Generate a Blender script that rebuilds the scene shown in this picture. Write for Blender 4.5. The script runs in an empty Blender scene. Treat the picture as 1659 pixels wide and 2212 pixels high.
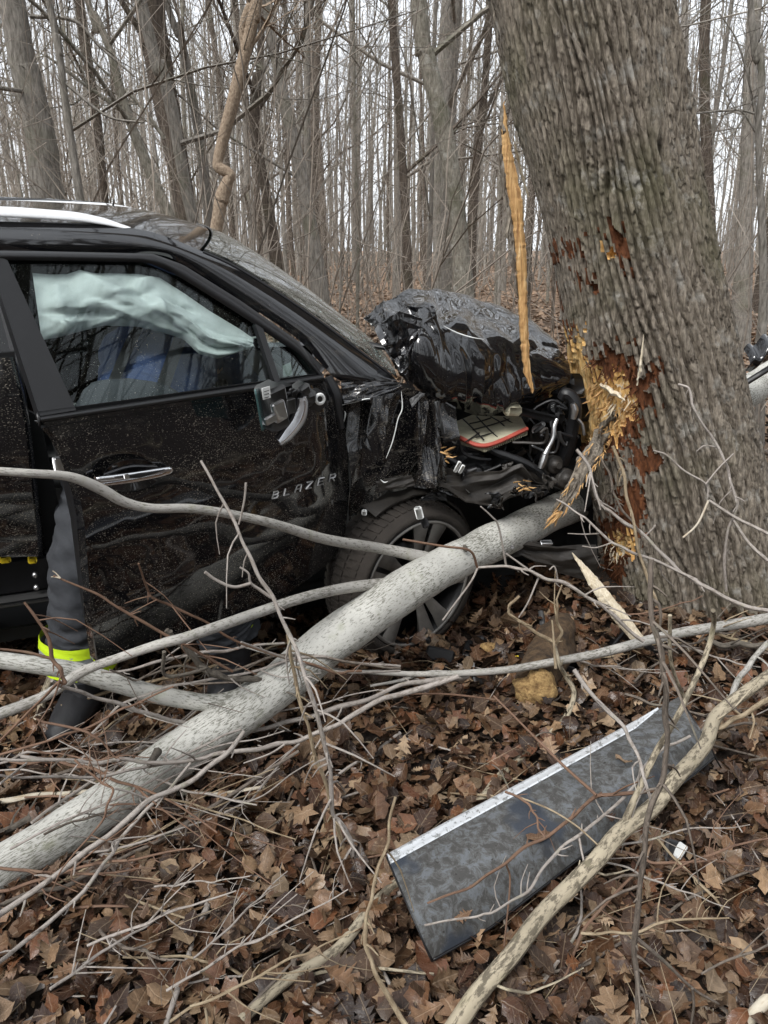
import bpy, math, random
import numpy as np
from mathutils import Vector, Matrix
SC = bpy.context.scene
COL = SC.collection
R = math.radians
# ------------------------------------------------------------------ camera, sky, sun, exposure
CAMH, PITCH, FPX, CX, CY = 1.65, R(18.8), 1661.0, 829.5, 1106.0
cam = bpy.data.cameras.new("camera")
cam.sensor_fit = 'VERTICAL'
cam.angle_y = 2 * math.atan(1106.0 / FPX)
cam.clip_start, cam.clip_end = 0.05, 600
cam_ob = bpy.data.objects.new("camera", cam)
cam_ob.location = (0, 0, CAMH)
cam_ob.rotation_euler = (R(90) - PITCH, 0, 0)
COL.objects.link(cam_ob)
SC.camera = cam_ob
SUN_EL, SUN_AZ = R(50), R(216)
world = bpy.data.worlds.new("World")
SC.world = world
world.use_nodes = True
wt = world.node_tree
bg = wt.nodes["Background"]
sky = wt.nodes.new("ShaderNodeTexSky")
sky.sky_type = 'NISHITA'
sky.sun_disc = False
sky.sun_elevation, sky.sun_rotation = SUN_EL, SUN_AZ
sky.air_density, sky.dust_density, sky.ozone_density = 1.0, 2.5, 1.0
hs = wt.nodes.new("ShaderNodeHueSaturation")
hs.inputs["Saturation"].default_value = 0.22
mx = wt.nodes.new("ShaderNodeMixRGB")
mx.inputs[0].default_value = 0.55
mx.inputs[2].default_value = (8.3, 8.75, 9.3, 1)      # even cloud cover
wt.links.new(sky.outputs[0], hs.inputs["Color"])
wt.links.new(hs.outputs[0], mx.inputs[1])
wt.links.new(mx.outputs[0], bg.inputs[0])
bg.inputs[1].default_value = 0.092
sun = bpy.data.lights.new("sun", 'SUN')
sun.energy, sun.angle, sun.color = 1.5, R(22), (1, 0.98, 0.95)
sun_ob = bpy.data.objects.new("sun", sun)
sun_ob.rotation_euler = (R(90) - SUN_EL, 0, R(180) - SUN_AZ)
COL.objects.link(sun_ob)
vs = SC.view_settings
vs.view_transform = 'Standard'
vs.look = 'None'
vs.gamma = 1
vs.use_curve_mapping = False
vs.exposure = 1.3
SC.cycles.max_bounces = 8
SC.cycles.transparent_max_bounces = 16

# ------------------------------------------------------------------ rays through the photograph (1659 x 2212)
def ray(u, v):
    x, y = (u - CX) / FPX, (CY - v) / FPX
    c, s = math.cos(PITCH), math.sin(PITCH)
    return np.array([x, c + y * s, -s + y * c])
O = np.array([0, 0, CAMH])
def PY(u, v, Y):
    d = ray(u, v); return O + d * (Y / d[1])
def PZ(u, v, z):
    d = ray(u, v); return O + d * ((z - CAMH) / d[2])
def PP(u, v, p, n):
    d = ray(u, v); return O + d * (np.dot(p - O, n) / np.dot(d, n))
def pix(P):
    P = np.asarray(P, float).reshape(-1, 3) - O
    c, s = math.cos(PITCH), math.sin(PITCH)
    zc = P[:, 1] * c - P[:, 2] * s
    yu = P[:, 1] * s + P[:, 2] * c
    return CX + FPX * P[:, 0] / zc, CY - FPX * yu / zc, zc
def depth(p):
    return (p[1]) * math.cos(PITCH) - (p[2] - CAMH) * math.sin(PITCH)

# ------------------------------------------------------------------ noise
def _lat(seed):
    return np.random.RandomState(seed).rand(256, 256)
_L = {}
def vn(x, y, seed=0, per=None):
    if seed not in _L: _L[seed] = _lat(seed)
    L = _L[seed]
    xi, yi = np.floor(x).astype(int), np.floor(y).astype(int)
    fx, fy = x - xi, y - yi
    fx, fy = fx * fx * (3 - 2 * fx), fy * fy * (3 - 2 * fy)
    w = (lambda a: a % per) if per else (lambda a: a % 256)
    a, b = w(xi), w(xi + 1)
    c, d = yi % 256, (yi + 1) % 256
    return (L[a, c] * (1 - fx) + L[b, c] * fx) * (1 - fy) + (L[a, d] * (1 - fx) + L[b, d] * fx) * fy
def fbm(x, y, seed=0, o=4):
    t = 0; a = .5
    for i in range(o):
        t = t + a * vn(x * 2 ** i, y * 2 ** i, seed + i); a *= .5
    return t
def inpoly(px, py, poly):
    r = np.zeros(px.shape, bool); n = len(poly); j = n - 1
    for i in range(n):
        xi, yi = poly[i]; xj, yj = poly[j]
        c = ((yi > py) != (yj > py)) & (px < (xj - xi) * (py - yi) / (yj - yi + 1e-9) + xi)
        r ^= c; j = i
    return r

# ------------------------------------------------------------------ mesh building
def catmull(P, n):
    P = np.asarray(P, float)
    if len(P) == 2:
        t = np.linspace(0, 1, n)[:, None]; return P[0] * (1 - t) + P[1] * t
    Q = np.vstack([2 * P[0] - P[1], P, 2 * P[-1] - P[-2]])
    m = len(P) - 1
    t = np.linspace(0, m, n); i = np.minimum(t.astype(int), m - 1); f = (t - i)[:, None]
    a, b, c, d = Q[i], Q[i + 1], Q[i + 2], Q[i + 3]
    return .5 * (2 * b + (c - a) * f + (2 * a - 5 * b + 4 * c - d) * f ** 2 + (3 * b - a - 3 * c + d) * f ** 3)
class MB:
    def __init__(s): s.v = []; s.f = []; s.uv = []; s.c = []; s.n = 0; s.mi = []
    def add(s, v, f, uv=None, col=None, mi=0):
        v = np.asarray(v, np.float32).reshape(-1, 3); f = np.asarray(f, np.int64)
        s.v.append(v); s.f.append(f + s.n); s.mi.append((len(f), mi))
        s.uv.append(np.zeros((len(v), 2), np.float32) if uv is None else np.asarray(uv, np.float32))
        s.c.append(np.ones((len(v), 3), np.float32) if col is None else np.broadcast_to(np.asarray(col, np.float32), (len(v), 3)))
        s.n += len(v)
    def mesh(s, name, mats, smooth=True):
        me = bpy.data.meshes.new(name)
        V = np.vstack(s.v); me.vertices.add(len(V)); me.vertices.foreach_set("co", V.ravel())
        li = np.concatenate([f.ravel() for f in s.f])
        cnt = np.concatenate([np.full(len(f), f.shape[1]) for f in s.f])
        me.loops.add(len(li)); me.loops.foreach_set("vertex_index", li.astype(np.int32))
        me.polygons.add(len(cnt))
        me.polygons.foreach_set("loop_start", np.concatenate([[0], np.cumsum(cnt)[:-1]]).astype(np.int32))
        me.polygons.foreach_set("loop_total", cnt.astype(np.int32))
        me.polygons.foreach_set("material_index", np.concatenate([np.full(a, b) for a, b in s.mi]).astype(np.int32))
        me.polygons.foreach_set("use_smooth", np.full(len(cnt), bool(smooth)))
        uv = me.uv_layers.new(name="uv"); uv.data.foreach_set("uv", np.vstack(s.uv)[li].ravel())
        ca = me.color_attributes.new("col", 'FLOAT_COLOR', 'POINT')
        c = np.ones((len(V), 4), np.float32); c[:, :3] = np.vstack(s.c); ca.data.foreach_set("color", c.ravel())
        me.update(); me.validate()
        for m in (mats if isinstance(mats, (list, tuple)) else [mats]): me.materials.append(m)
        return me
    def obj(s, name, mats, parent=None, smooth=True):
        return link(name, s.mesh(name, mats, smooth), parent)
def link(name, me, parent=None):
    o = bpy.data.objects.new(name, me); COL.objects.link(o)
    if parent is not None:
        o.parent = parent
        if parent.type == 'EMPTY' or parent.location.length or True:
            bpy_m = Matrix.Translation(parent_loc(parent)); o.matrix_parent_inverse = bpy_m.inverted()
    return o
def parent_loc(o):
    l = Vector(o.location)
    if o.parent is not None: l = o.matrix_parent_inverse @ l; l = l + parent_loc(o.parent)
    return l
def thing(name, label, cat, loc, group=None):
    o = bpy.data.objects.new(name, None); COL.objects.link(o); o.location = tuple(float(x) for x in loc)
    o.empty_display_size = .1
    return tag(o, label, cat, group)
def tag(o, label, cat, group=None, kind=None):
    if label: o['label'] = label
    if cat: o['category'] = cat
    if group: o['group'] = group
    if kind: o['kind'] = kind
    return o
def tube_arr(P, r, k=8, caps=True):
    P = np.asarray(P, float); n = len(P); r = np.broadcast_to(np.asarray(r, float), (n,))
    T = np.gradient(P, axis=0); T /= np.linalg.norm(T, axis=1)[:, None] + 1e-9
    up = np.array([0, 0, 1.0]) if abs(T[0][2]) < .9 else np.array([1.0, 0, 0])
    N = np.zeros((n, 3)); a = np.cross(T[0], up); a /= np.linalg.norm(a); N[0] = a
    for i in range(1, n):
        a = N[i - 1] - T[i] * np.dot(N[i - 1], T[i]); N[i] = a / (np.linalg.norm(a) + 1e-9)
    B = np.cross(T, N)
    th = np.linspace(0, 2 * np.pi, k + 1)
    V = P[:, None] + r[:, None, None] * (np.cos(th)[None, :, None] * N[:, None] + np.sin(th)[None, :, None] * B[:, None])
    L = np.concatenate([[0], np.cumsum(np.linalg.norm(np.diff(P, axis=0), axis=1))])
    uv = np.stack([np.broadcast_to(th[None] / (2 * np.pi), (n, k + 1)) * (2 * np.pi * r.mean()), np.broadcast_to(L[:, None], (n, k + 1))], -1)
    return V, uv
def gridf(n, m):
    i, j = np.meshgrid(np.arange(n - 1), np.arange(m - 1), indexing='ij')
    a = (i * m + j).ravel(); return np.stack([a, a + 1, a + m + 1, a + m], 1)
def tube(mb, P, r, k=8, res=None, col=None, wob=0, seed=0, cap=True, mi=0, lump=0):
    P = np.asarray(P, float)
    r = np.broadcast_to(np.asarray(r, float), (len(P),))
    if res:
        Q = catmull(np.hstack([P, r[:, None]]), res); P, r = Q[:, :3], np.maximum(Q[:, 3], 1e-4)
    n = len(P)
    if wob:
        g = np.random.RandomState(seed); P = P + g.normal(0, 1, (n, 3)) * r[:, None] * wob
    V, uv = tube_arr(P, r, k)
    if lump:
        th = np.linspace(0, 2 * np.pi, k + 1)[None]; L = uv[..., 1]
        f = (fbm(np.cos(th) * 1.5 + 9 + 0 * L, np.sin(th) * 1.5 + L * 6, seed + 3, 3) - .45) * lump
        V = P[:, None] + (V - P[:, None]) * (1 + f)[..., None]
    mb.add(V.reshape(-1, 3), gridf(n, k + 1), uv.reshape(-1, 2), col, mi)
    if cap:
        for e in (0, n - 1):
            c = np.vstack([V[e, :k], P[e][None]]); f = [[i, (i + 1) % k, k] if e else [(i + 1) % k, i, k] for i in range(k)]
            mb.add(c, f, np.full((k + 1, 2), L_end(uv, e)), col, mi)
def L_end(uv, e): return float(uv[e, 0, 1])
def box(mb, c, s, ax=None, col=None, mi=0, bev=0):
    c = np.asarray(c, float); s = np.asarray(s, float) / 2
    A = np.eye(3) if ax is None else np.asarray(ax, float)
    if bev <= 0: bev = min(s) * .18
    v = []; idx = {}
    for sx in (-1, 1):
        for sy in (-1, 1):
            for sz in (-1, 1):
                for k in range(3):
                    q = np.array([sx, sy, sz]) * (s - bev); q[k] += np.array([sx, sy, sz])[k] * bev
                    idx[(sx, sy, sz, k)] = len(v); v.append(q)
    f4, f3 = [], []
    for k in range(3):
        i, j = (k + 1) % 3, (k + 2) % 3
        for sg in (-1, 1):
            q = []
            for a, b in ((-1, -1), (1, -1), (1, 1), (-1, 1)):
                t = [0, 0, 0]; t[k] = sg; t[i] = a; t[j] = b; q.append(idx[(*t, k)])
            f4.append(q if sg > 0 else q[::-1])
    for k in range(3):
        i, j = (k + 1) % 3, (k + 2) % 3
        for a in (-1, 1):
            for b in (-1, 1):
                t0 = [0, 0, 0]; t1 = [0, 0, 0]; t0[k] = -1; t1[k] = 1
                t0[i] = t1[i] = a; t0[j] = t1[j] = b
                f4.append([idx[(*t0, i)], idx[(*t1, i)], idx[(*t1, j)], idx[(*t0, j)]])
    for sx in (-1, 1):
        for sy in (-1, 1):
            for sz in (-1, 1): f3.append([idx[(sx, sy, sz, k)] for k in range(3)])
    V = np.array(v) @ A + c
    mb.add(V, f4, None, col, mi); mb.add(V, f3, None, col, mi)
def sheet(mb, G, th=0.004, back=None, col=None, mi=0, flip=False):
    """closed thin sheet over a grid of points G (n,m,3)"""
    G = np.asarray(G, float); n, m, _ = G.shape
    du = np.gradient(G, axis=0); dv = np.gradient(G, axis=1)
    N = np.cross(du, dv); N /= np.linalg.norm(N, axis=2)[..., None] + 1e-12
    toward = np.sum(N * (O - G), axis=2).mean()
    if (toward < 0) != flip: N = -N
    B = G - N * th if back is None else G + back * th
    uv = np.stack(np.meshgrid(np.linspace(0, 1, n), np.linspace(0, 1, m), indexing='ij'), -1).reshape(-1, 2)
    f = gridf(n, m)
    mb.add(G.reshape(-1, 3), f, uv, col, mi); mb.add(B.reshape(-1, 3), f[:, ::-1], uv, col, mi)
    ring = [(i, 0) for i in range(n)] + [(n - 1, j) for j in range(1, m)] + [(i, m - 1) for i in range(n - 2, -1, -1)] + [(0, j) for j in range(m - 2, 0, -1)]
    a = np.array([G[i, j] for i, j in ring]); b = np.array([B[i, j] for i, j in ring]); k = len(ring)
    mb.add(np.vstack([a, b]), [[i, (i + 1) % k, (i + 1) % k + k, i + k] for i in range(k)], None, col, mi)
def coons(top, bot, n, m, left=None, right=None):
    """pixel grid between a top and a bottom polyline (n along, m down), optional side polylines"""
    t = rs(top, n); b = rs(bot, n)
    v = np.linspace(0, 1, m)[None, :, None]; u = np.linspace(0, 1, n)[:, None, None]
    S = t[:, None] * (1 - v) + b[:, None] * v
    if left is not None:
        l, r = rs(left, m), rs(right, m)
        H = l[None] * (1 - u) + r[None] * u
        C = (t[0] * (1 - u) + t[-1] * u) * (1 - v) + (b[0] * (1 - u) + b[-1] * u) * v
        S = S + H - C
    return S
def rs(P, n, smooth=False):
    P = np.asarray(P, float)
    if smooth: P = catmull(P, max(60, n * 3))
    L = np.concatenate([[0], np.cumsum(np.linalg.norm(np.diff(P, axis=0), axis=1))])
    t = np.linspace(0, L[-1], n)
    return np.stack([np.interp(t, L, P[:, i]) for i in range(P.shape[1])], 1)

# ------------------------------------------------------------------ materials
class NM:
    def __init__(s, name, **kw):
        s.m = bpy.data.materials.new(name); s.m.use_nodes = True; s.t = s.m.node_tree
        s.b = s.t.nodes["Principled BSDF"]
        for k, v in kw.items(): s.set(s.b, k.replace('_', ' '), v)
    def set(s, node, key, v):
        i = node.inputs[key]
        if isinstance(v, bpy.types.NodeSocket): s.t.links.new(v, i)
        elif isinstance(v, tuple) and len(v) == 3 and i.type == 'RGBA': i.default_value = (*v, 1)
        else: i.default_value = v
    def n(s, ty, ins=None, **props):
        k = s.t.nodes.new("ShaderNode" + ty)
        for a, b in props.items(): setattr(k, a, b)
        for a, b in (ins or {}).items(): s.set(k, a, b)
        return k
    def co(s, which="Object", scale=(1, 1, 1)):
        c = s.n("TexCoord").outputs[which]
        return s.n("Mapping", {"Vector": c, "Scale": scale}).outputs[0]
    def noise(s, vec, scale, detail=4, rough=.55, dist=0):
        return s.n("TexNoise", {"Vector": vec, "Scale": scale, "Detail": detail, "Roughness": rough, "Distortion": dist}).outputs[0]
    def vor(s, vec, scale, out="Distance", feature='F1', rnd=1):
        return s.n("TexVoronoi", {"Vector": vec, "Scale": scale, "Randomness": rnd}, feature=feature).outputs[out]
    def ramp(s, fac, stops, interp='LINEAR'):
        k = s.n("ValToRGB", {"Fac": fac}); e = k.color_ramp.elements; k.color_ramp.interpolation = interp
        while len(e) < len(stops): e.new(.5)
        for i, (p, c) in enumerate(stops):
            e[i].position = p; e[i].color = (*c, 1) if isinstance(c, tuple) else (c, c, c, 1)
        return k.outputs[0]
    def mix(s, f, a, b, mode='MIX'):
        k = s.n("MixRGB", blend_type=mode); s.set(k, 0, f)
        for i, x in ((1, a), (2, b)): s.set(k, i, x)
        return k.outputs[0]
    def math(s, op, a, b=0.0):
        k = s.n("Math", operation=op); s.set(k, 0, a); s.set(k, 1, b); return k.outputs[0]
    def bump(s, h, strength=.5, dist=.01):
        s.set(s.b, "Normal", s.n("Bump", {"Height": h, "Strength": strength, "Distance": dist}).outputs[0])
    def col(s, c): s.set(s.b, "Base Color", c)
    def rough(s, c): s.set(s.b, "Roughness", c)
def plain(name, c, rough=.6, metal=0.0, bump=0, bs=60, var=.25, spec=.5):
    k = NM(name, Roughness=rough, Metallic=metal); k.set(k.b, "Specular IOR Level", spec)
    v = k.co("Object"); f = k.noise(v, bs * .25, 5)
    k.col(k.mix(f, tuple(x * (1 - var) for x in c), tuple(min(1, x * (1 + var)) for x in c)))
    if bump: k.bump(k.noise(v, bs, 4), bump, .005)
    return k.m
def bark_mat(name, dark, light, moss=None, sc=(14, 14, 3), bs=.7, lich=None):
    k = NM(name, Roughness=.9); k.set(k.b, "Specular IOR Level", .2)
    v = k.co("Object", sc); f = k.noise(v, 2.2, 6, .65)
    c = k.ramp(f, [(.32, dark), (.68, light)])
    o = k.co("Object")
    if moss: c = k.mix(k.ramp(k.noise(o, 2.3, 5), [(.52, 0.), (.72, .65)]), c, moss)
    if lich: c = k.mix(k.ramp(k.noise(o, 9, 6, .7), [(.55, 0.), (.66, .7)]), c, lich)
    k.col(c); k.bump(f, bs, .02); return k.m
def wood_uv(name, base, dark, spk, sc=(60, 60), thr=(.45, .62), rough=.8, bump=.25):
    """smooth young bark: speckled, uv in metres (around, along)"""
    k = NM(name, Roughness=rough); k.set(k.b, "Specular IOR Level", .25)
    uv = k.n("Mapping", {"Vector": k.n("UVMap").outputs[0], "Scale": (sc[0], sc[1], 1)}).outputs[0]
    o = k.co("Object")
    f = k.math('ADD', k.noise(uv, 1.0, 6, .72), k.math('MULTIPLY', k.math('SUBTRACT', k.noise(o, 4.5, 4, .6), .5), .34)); g = k.noise(o, 14, 4)
    c = k.mix(k.ramp(k.noise(o, 5, 4), [(.35, 0.), (.7, 1.)]), base, tuple(x * .72 for x in base))
    c = k.mix(k.ramp(f, [(thr[0], 1.), (thr[1], 0.)]), c, dark)
    c = k.mix(k.ramp(g, [(.6, 0.), (.75, .55)]), c, spk)
    k.col(c); k.bump(f, bump, .003); return k.m
# ------------------------------------------------------------------ materials
M = {}
M['oak'] = bark_mat('oak_bark', (.06, .047, .036), (.375, .325, .262), (.13, .125, .07), (34, 34, 7), .9, (.4, .385, .35))
M['tree_a'] = bark_mat('grey_bark', (.1, .09, .077), (.33, .305, .27), (.12, .12, .075), (20, 20, 4), .9)
M['tree_b'] = bark_mat('brown_bark', (.045, .036, .03), (.15, .12, .095), (.07, .07, .04), (20, 20, 4), .9)
M['tree_c'] = bark_mat('pale_bark', (.15, .135, .115), (.42, .39, .345), (.12, .12, .07), (22, 22, 5), .8)
M['tree_mossy'] = bark_mat('mossy_bark', (.1, .09, .07), (.33, .305, .255), (.055, .06, .028), (22, 22, 6), .9, (.4, .39, .35))
M['twist'] = bark_mat('tan_bark', (.2, .145, .1), (.47, .37, .275), None, (40, 40, 22), .8)
M['twig'] = plain('twig_bark', (.2, .17, .14), .8)
M['brush'] = plain('brush_bark', (.27, .23, .19), .85, var=.5)
M['log'] = wood_uv('pale_log_bark', (.58, .57, .525), (.19, .185, .155), (.25, .26, .16), (170, 42), (.41, .5), .75, .35)
M['limb'] = wood_uv('grey_limb_bark', (.45, .43, .395), (.18, .17, .145), (.24, .24, .16), (170, 45), (.4, .5), .75, .3)
M['twig_grey'] = wood_uv('grey_twig_bark', (.39, .35, .315), (.2, .17, .145), (.3, .3, .2), (120, 40), (.38, .52), .7, .2)
M['twig_dark'] = wood_uv('dark_twig_bark', (.2, .165, .135), (.09, .075, .062), (.2, .2, .14), (120, 40), (.4, .55), .8, .3)
M['twig_red'] = wood_uv('reddish_twig_bark', (.2, .12, .08), (.11, .065, .045), (.3, .23, .16), (120, 40), (.35, .5), .65, .2)
M['twig_tan'] = wood_uv('tan_twig_bark', (.4, .32, .215), (.2, .15, .095), (.4, .35, .22), (90, 24), (.42, .58), .8, .4)
M['lichen'] = wood_uv('lichened_dead_bark', (.16, .14, .115), (.07, .06, .05), (.36, .39, .28), (90, 40), (.4, .55), .9, .5)
M['limb_tan'] = wood_uv('weathered_limb_bark', (.43, .37, .27), (.13, .11, .08), (.3, .27, .17), (70, 22), (.43, .52), .85, .5)
M['peeled'] = wood_uv('peeled_stick', (.62, .56, .45), (.38, .29, .18), (.6, .5, .35), (60, 8), (.35, .5), .7, .2)
k = NM('raw_wood', Roughness=.75); k.set(k.b, "Specular IOR Level", .25)
o = k.co("Object", (60, 60, 5)); f = k.noise(o, 1.6, 6, .7, .6); g = k.noise(k.co("Object"), 12, 4)
c = k.ramp(f, [(.3, (.66, .34, .1)), (.5, (.86, .56, .22)), (.7, (.93, .77, .48))])
k.col(k.mix(k.ramp(g, [(.52, 0.), (.72, .7)]), c, (.4, .15, .04))); k.bump(f, .8, .012); M['raw'] = k.m
k = NM('split_wood', Roughness=.7)
f = k.noise(k.co("Object", (70, 70, 4)), 1.5, 6, .7, .4)
k.col(k.ramp(f, [(.3, (.22, .1, .035)), (.52, (.5, .29, .11)), (.72, (.7, .5, .26))])); k.bump(f, .7, .008); M['split'] = k.m
k = NM('white_wood', Roughness=.7)
f = k.noise(k.co("Object", (60, 60, 10)), 2, 6, .7)
k.col(k.ramp(f, [(.3, (.5, .4, .25)), (.6, (.72, .64, .5))])); k.bump(f, .6, .006); M['white_wood'] = k.m
k = NM('inner_bark', Roughness=.85); k.set(k.b, "Specular IOR Level", .2)
f = k.noise(k.co("Object", (40, 40, 9)), 1.8, 6, .7, .5)
k.col(k.ramp(f, [(.32, (.045, .024, .015)), (.52, (.145, .056, .026)), (.72, (.27, .11, .045))])); k.bump(f, 1, .015); M['rust'] = k.m
# leaves: one colour per leaf, blotches and veins by noise
def leaf_mat(name, attr=True):
    k = NM(name, Roughness=.55); k.set(k.b, "Specular IOR Level", .35)
    o = k.co("Object")
    c = k.n("Attribute", attribute_name="col").outputs[0]
    if not attr:
        rnd = k.n("ObjectInfo").outputs["Random"]
        c = k.ramp(rnd, [(0, (.13, .066, .036)), (.14, (.06, .031, .02)), (.3, (.19, .107, .06)), (.45, (.095, .045, .027)), (.58, (.3, .195, .115)), (.7, (.15, .062, .032)), (.82, (.04, .022, .017)), (.93, (.24, .16, .1))], 'CONSTANT')
    f = k.noise(o, 38 if attr else 38, 5, .65)
    c = k.mix(k.ramp(f, [(.35, .75), (.6, 0.)]), c, k.mix(.6, c, (.02, .012, .008)))
    c = k.mix(k.ramp(k.noise(o, 90, 3), [(.62, 0.), (.7, .5)]), c, k.mix(.5, c, (.5, .36, .22)))
    uv = k.n('SeparateXYZ', {0: k.n('UVMap').outputs[0]}); ay = k.math('ABSOLUTE', uv.outputs[1])
    sv = k.math('FRACT', k.math('MULTIPLY', k.math('SUBTRACT', uv.outputs[0], k.math('MULTIPLY', ay, .75)), 6.5))
    vein = k.math('MAXIMUM', k.ramp(ay, [(.008, 1.), (.022, 0.)]), k.math('MULTIPLY', k.ramp(sv, [(.03, 1.), (.1, 0.)]), .6))
    c = k.mix(k.math('MULTIPLY', vein, .4), c, k.mix(.5, c, (.5, .38, .26)))
    k.col(c); k.bump(k.math('SUBTRACT', k.noise(o, 60, 4, .6), k.math('MULTIPLY', vein, .35)), .45, .006)
    k.rough(k.ramp(k.noise(o, 9, 3), [(.4, .25), (.65, .65)]))
    return k.m
M['leaf'] = leaf_mat('leaf_litter'); M['leaf1'] = leaf_mat('single_leaf', False)
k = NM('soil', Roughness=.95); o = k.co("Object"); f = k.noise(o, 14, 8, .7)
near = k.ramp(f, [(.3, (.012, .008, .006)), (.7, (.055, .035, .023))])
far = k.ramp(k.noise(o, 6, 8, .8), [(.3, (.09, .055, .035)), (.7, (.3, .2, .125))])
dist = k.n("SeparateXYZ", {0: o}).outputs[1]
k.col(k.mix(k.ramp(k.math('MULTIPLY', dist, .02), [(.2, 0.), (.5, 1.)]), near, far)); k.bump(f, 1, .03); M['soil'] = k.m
# car
def splat(k, o, dens, sc=(1, 1, 1)):
    a = k.noise(k.n("Mapping", {"Vector": o, "Scale": (250 * sc[0], 250 * sc[1], 250 * sc[2])}).outputs[0], 1, 2, .5)
    b = k.noise(o, 6, 4, .7)
    m = k.ramp(k.math('ADD', a, k.math('MULTIPLY', k.math('SUBTRACT', b, .5), .3)), [(dens, 0.), (dens + .03, 1.)])
    return m
def paint(name, dens, dust=.0, rough=.06):
    k = NM(name); k.set(k.b, "Specular IOR Level", .5)
    o = k.co("Object")
    m = splat(k, o, dens, (.7, .7, 1.5))
    sm = k.math('MULTIPLY', k.ramp(k.noise(k.co("Object", (5, 5, 14)), 1.4, 7, .75), [(.56, 0.), (.72, 1.)]), dust)
    mm = k.math('MAXIMUM', m, sm)
    k.col(k.mix(mm, (.006, .006, .007), (.21, .185, .15)))
    k.rough(k.math('ADD', k.math('MULTIPLY', mm, .7), rough))
    k.set(k.b, "Coat Weight", k.math('SUBTRACT', .8, k.math('MULTIPLY', mm, .8))); k.set(k.b, "Coat Roughness", .03)
    k.bump(k.noise(o, 3.5, 2), .04, .02)
    return k.m
M['paint'] = paint('black_paint_muddy', .645, .22); M['paint_fender'] = paint('black_paint_scraped', .64, .6, .16); M['paint_clean'] = paint('black_paint', .74, .12)
M['paint_roof'] = paint('black_paint_roof', .66, .5, .12)
M['paint_hood'] = paint('black_paint_hood', .72, .07, .03)
M['black'] = plain('black_plastic', (.012, .012, .013), .45, bump=.15, bs=90)
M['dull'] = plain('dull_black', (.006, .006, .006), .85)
M['seal'] = plain('rubber_seal', (.014, .014, .015), .35)
M['dirty'] = plain('dirty_black_plastic', (.03, .026, .022), .55, bump=.5, bs=40, var=.7)
M['greyp'] = plain('grey_plastic', (.06, .06, .06), .5)
M['rubber'] = plain('muddy_tyre_rubber', (.034, .028, .023), .9, bump=.8, bs=50, var=.6)
M['rim'] = plain('machined_rim', (.21, .2, .185), .42, .4, bump=.25, var=.85, bs=40)
M['rimd'] = plain('dark_rim', (.02, .02, .021), .4, .5)
M['chrome'] = plain('chrome', (.8, .8, .82), .07, 1.0, var=.03)
M['silver'] = plain('silver_rail', (.8, .81, .82), .35, .15, var=.04)
M['alu'] = plain('aluminium', (.55, .55, .55), .35, 1.0, var=.25)
M['steel'] = plain('dark_steel', (.12, .12, .12), .4, 1.0, var=.4)
M['white'] = plain('white_chip', (.75, .76, .74), .5, var=.1)
M['cream'] = plain('filter_paper', (.5, .47, .34), .85, var=.45, bump=.2, bs=70)
M['red'] = plain('red_foam_seal', (.42, .075, .05), .7)
M['yellow'] = plain('yellow_clip', (.75, .55, .02), .5)
M['navy'] = plain('navy_cloth', (.03, .05, .12), .9, bump=.4, bs=120)
M['trouser'] = plain('charcoal_canvas', (.036, .039, .045), .85, bump=.8, bs=22, var=.2)
M['boot'] = plain('black_boot', (.016, .016, .018), .6, bump=.3)
M['skin'] = plain('skin', (.45, .27, .2), .55)
M['hair'] = plain('dark_hair', (.03, .02, .015), .7)
M['hiviz'] = plain('lime_band', (.62, .86, .02), .55, var=.06)
M['reflex'] = plain('silver_band', (.3, .32, .33), .5, var=.08)
M['airbag'] = plain('airbag_fabric', (.55, .59, .58), .85, var=.07, bump=.2, bs=30)
M['lens'] = plain('lamp_lens', (.75, .76, .78), .12, .6, var=.2, bump=.4, bs=60)
M['mirror'] = plain('teal_mirror_glass', (.05, .1, .1), .12, .2)
M['pad'] = plain('grey_seat_leather', (.075, .08, .08), .6, bump=.2)
def glass(name, tint, dirt, dens=.7, refl=.75):
    k = NM(name); t = k.t
    tr = k.n("BsdfTransparent", {"Color": tint}); gl = k.n("BsdfGlossy", {"Color": (1, 1, 1), "Roughness": .015})
    fr = k.n("Fresnel", {"IOR": 1.55}).outputs[0]
    m1 = k.n("MixShader"); k.set(m1, 0, k.math('MULTIPLY', fr, refl)); t.links.new(tr.outputs[0], m1.inputs[1]); t.links.new(gl.outputs[0], m1.inputs[2])
    df = k.n("BsdfDiffuse", {"Color": (.36, .36, .33)})
    o = k.co("Object"); sp = splat(k, o, dens)
    f = k.math('MAXIMUM', sp, k.math('MULTIPLY', k.ramp(k.noise(k.co("Object", (3, 9, 9)), 2.5, 7, .75), [(.36, 0.), (.66, 1.)]), dirt))  # pale haze: dirt, and on the windshield also a painted sky reflection
    m2 = k.n("MixShader"); k.set(m2, 0, f); t.links.new(m1.outputs[0], m2.inputs[1]); t.links.new(df.outputs[0], m2.inputs[2])
    t.links.new(m2.outputs[0], t.nodes["Material Output"].inputs[0]); return k.m
M['glass'] = glass('tinted_window_glass', (.78, .84, .83), .0, .72, .3)
M['wind'] = glass('dusty_sky_glare_windshield_glass', (.2, .27, .25), .5, .62, 1.3)  # dust haze raised to paint the pale sky reflection into the glass
M['dark_glass'] = glass('dark_window_glass', (.05, .06, .06), .02)
k = NM('cladding', Metallic=0.0); o = k.co("Object")
f = k.noise(k.co('Object', (1.4, 1.4, 1)), 24, 7, .75, .6); g = k.noise(k.co("Object"), 4, 3)
c = k.ramp(f, [(.4, (.13, .14, .15)), (.5, (.085, .084, .08)), (.56, (.052, .05, .047))])
c = k.mix(k.ramp(g, [(.56, 0.), (.62, 1.)]), c, (.035, .042, .055))
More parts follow.
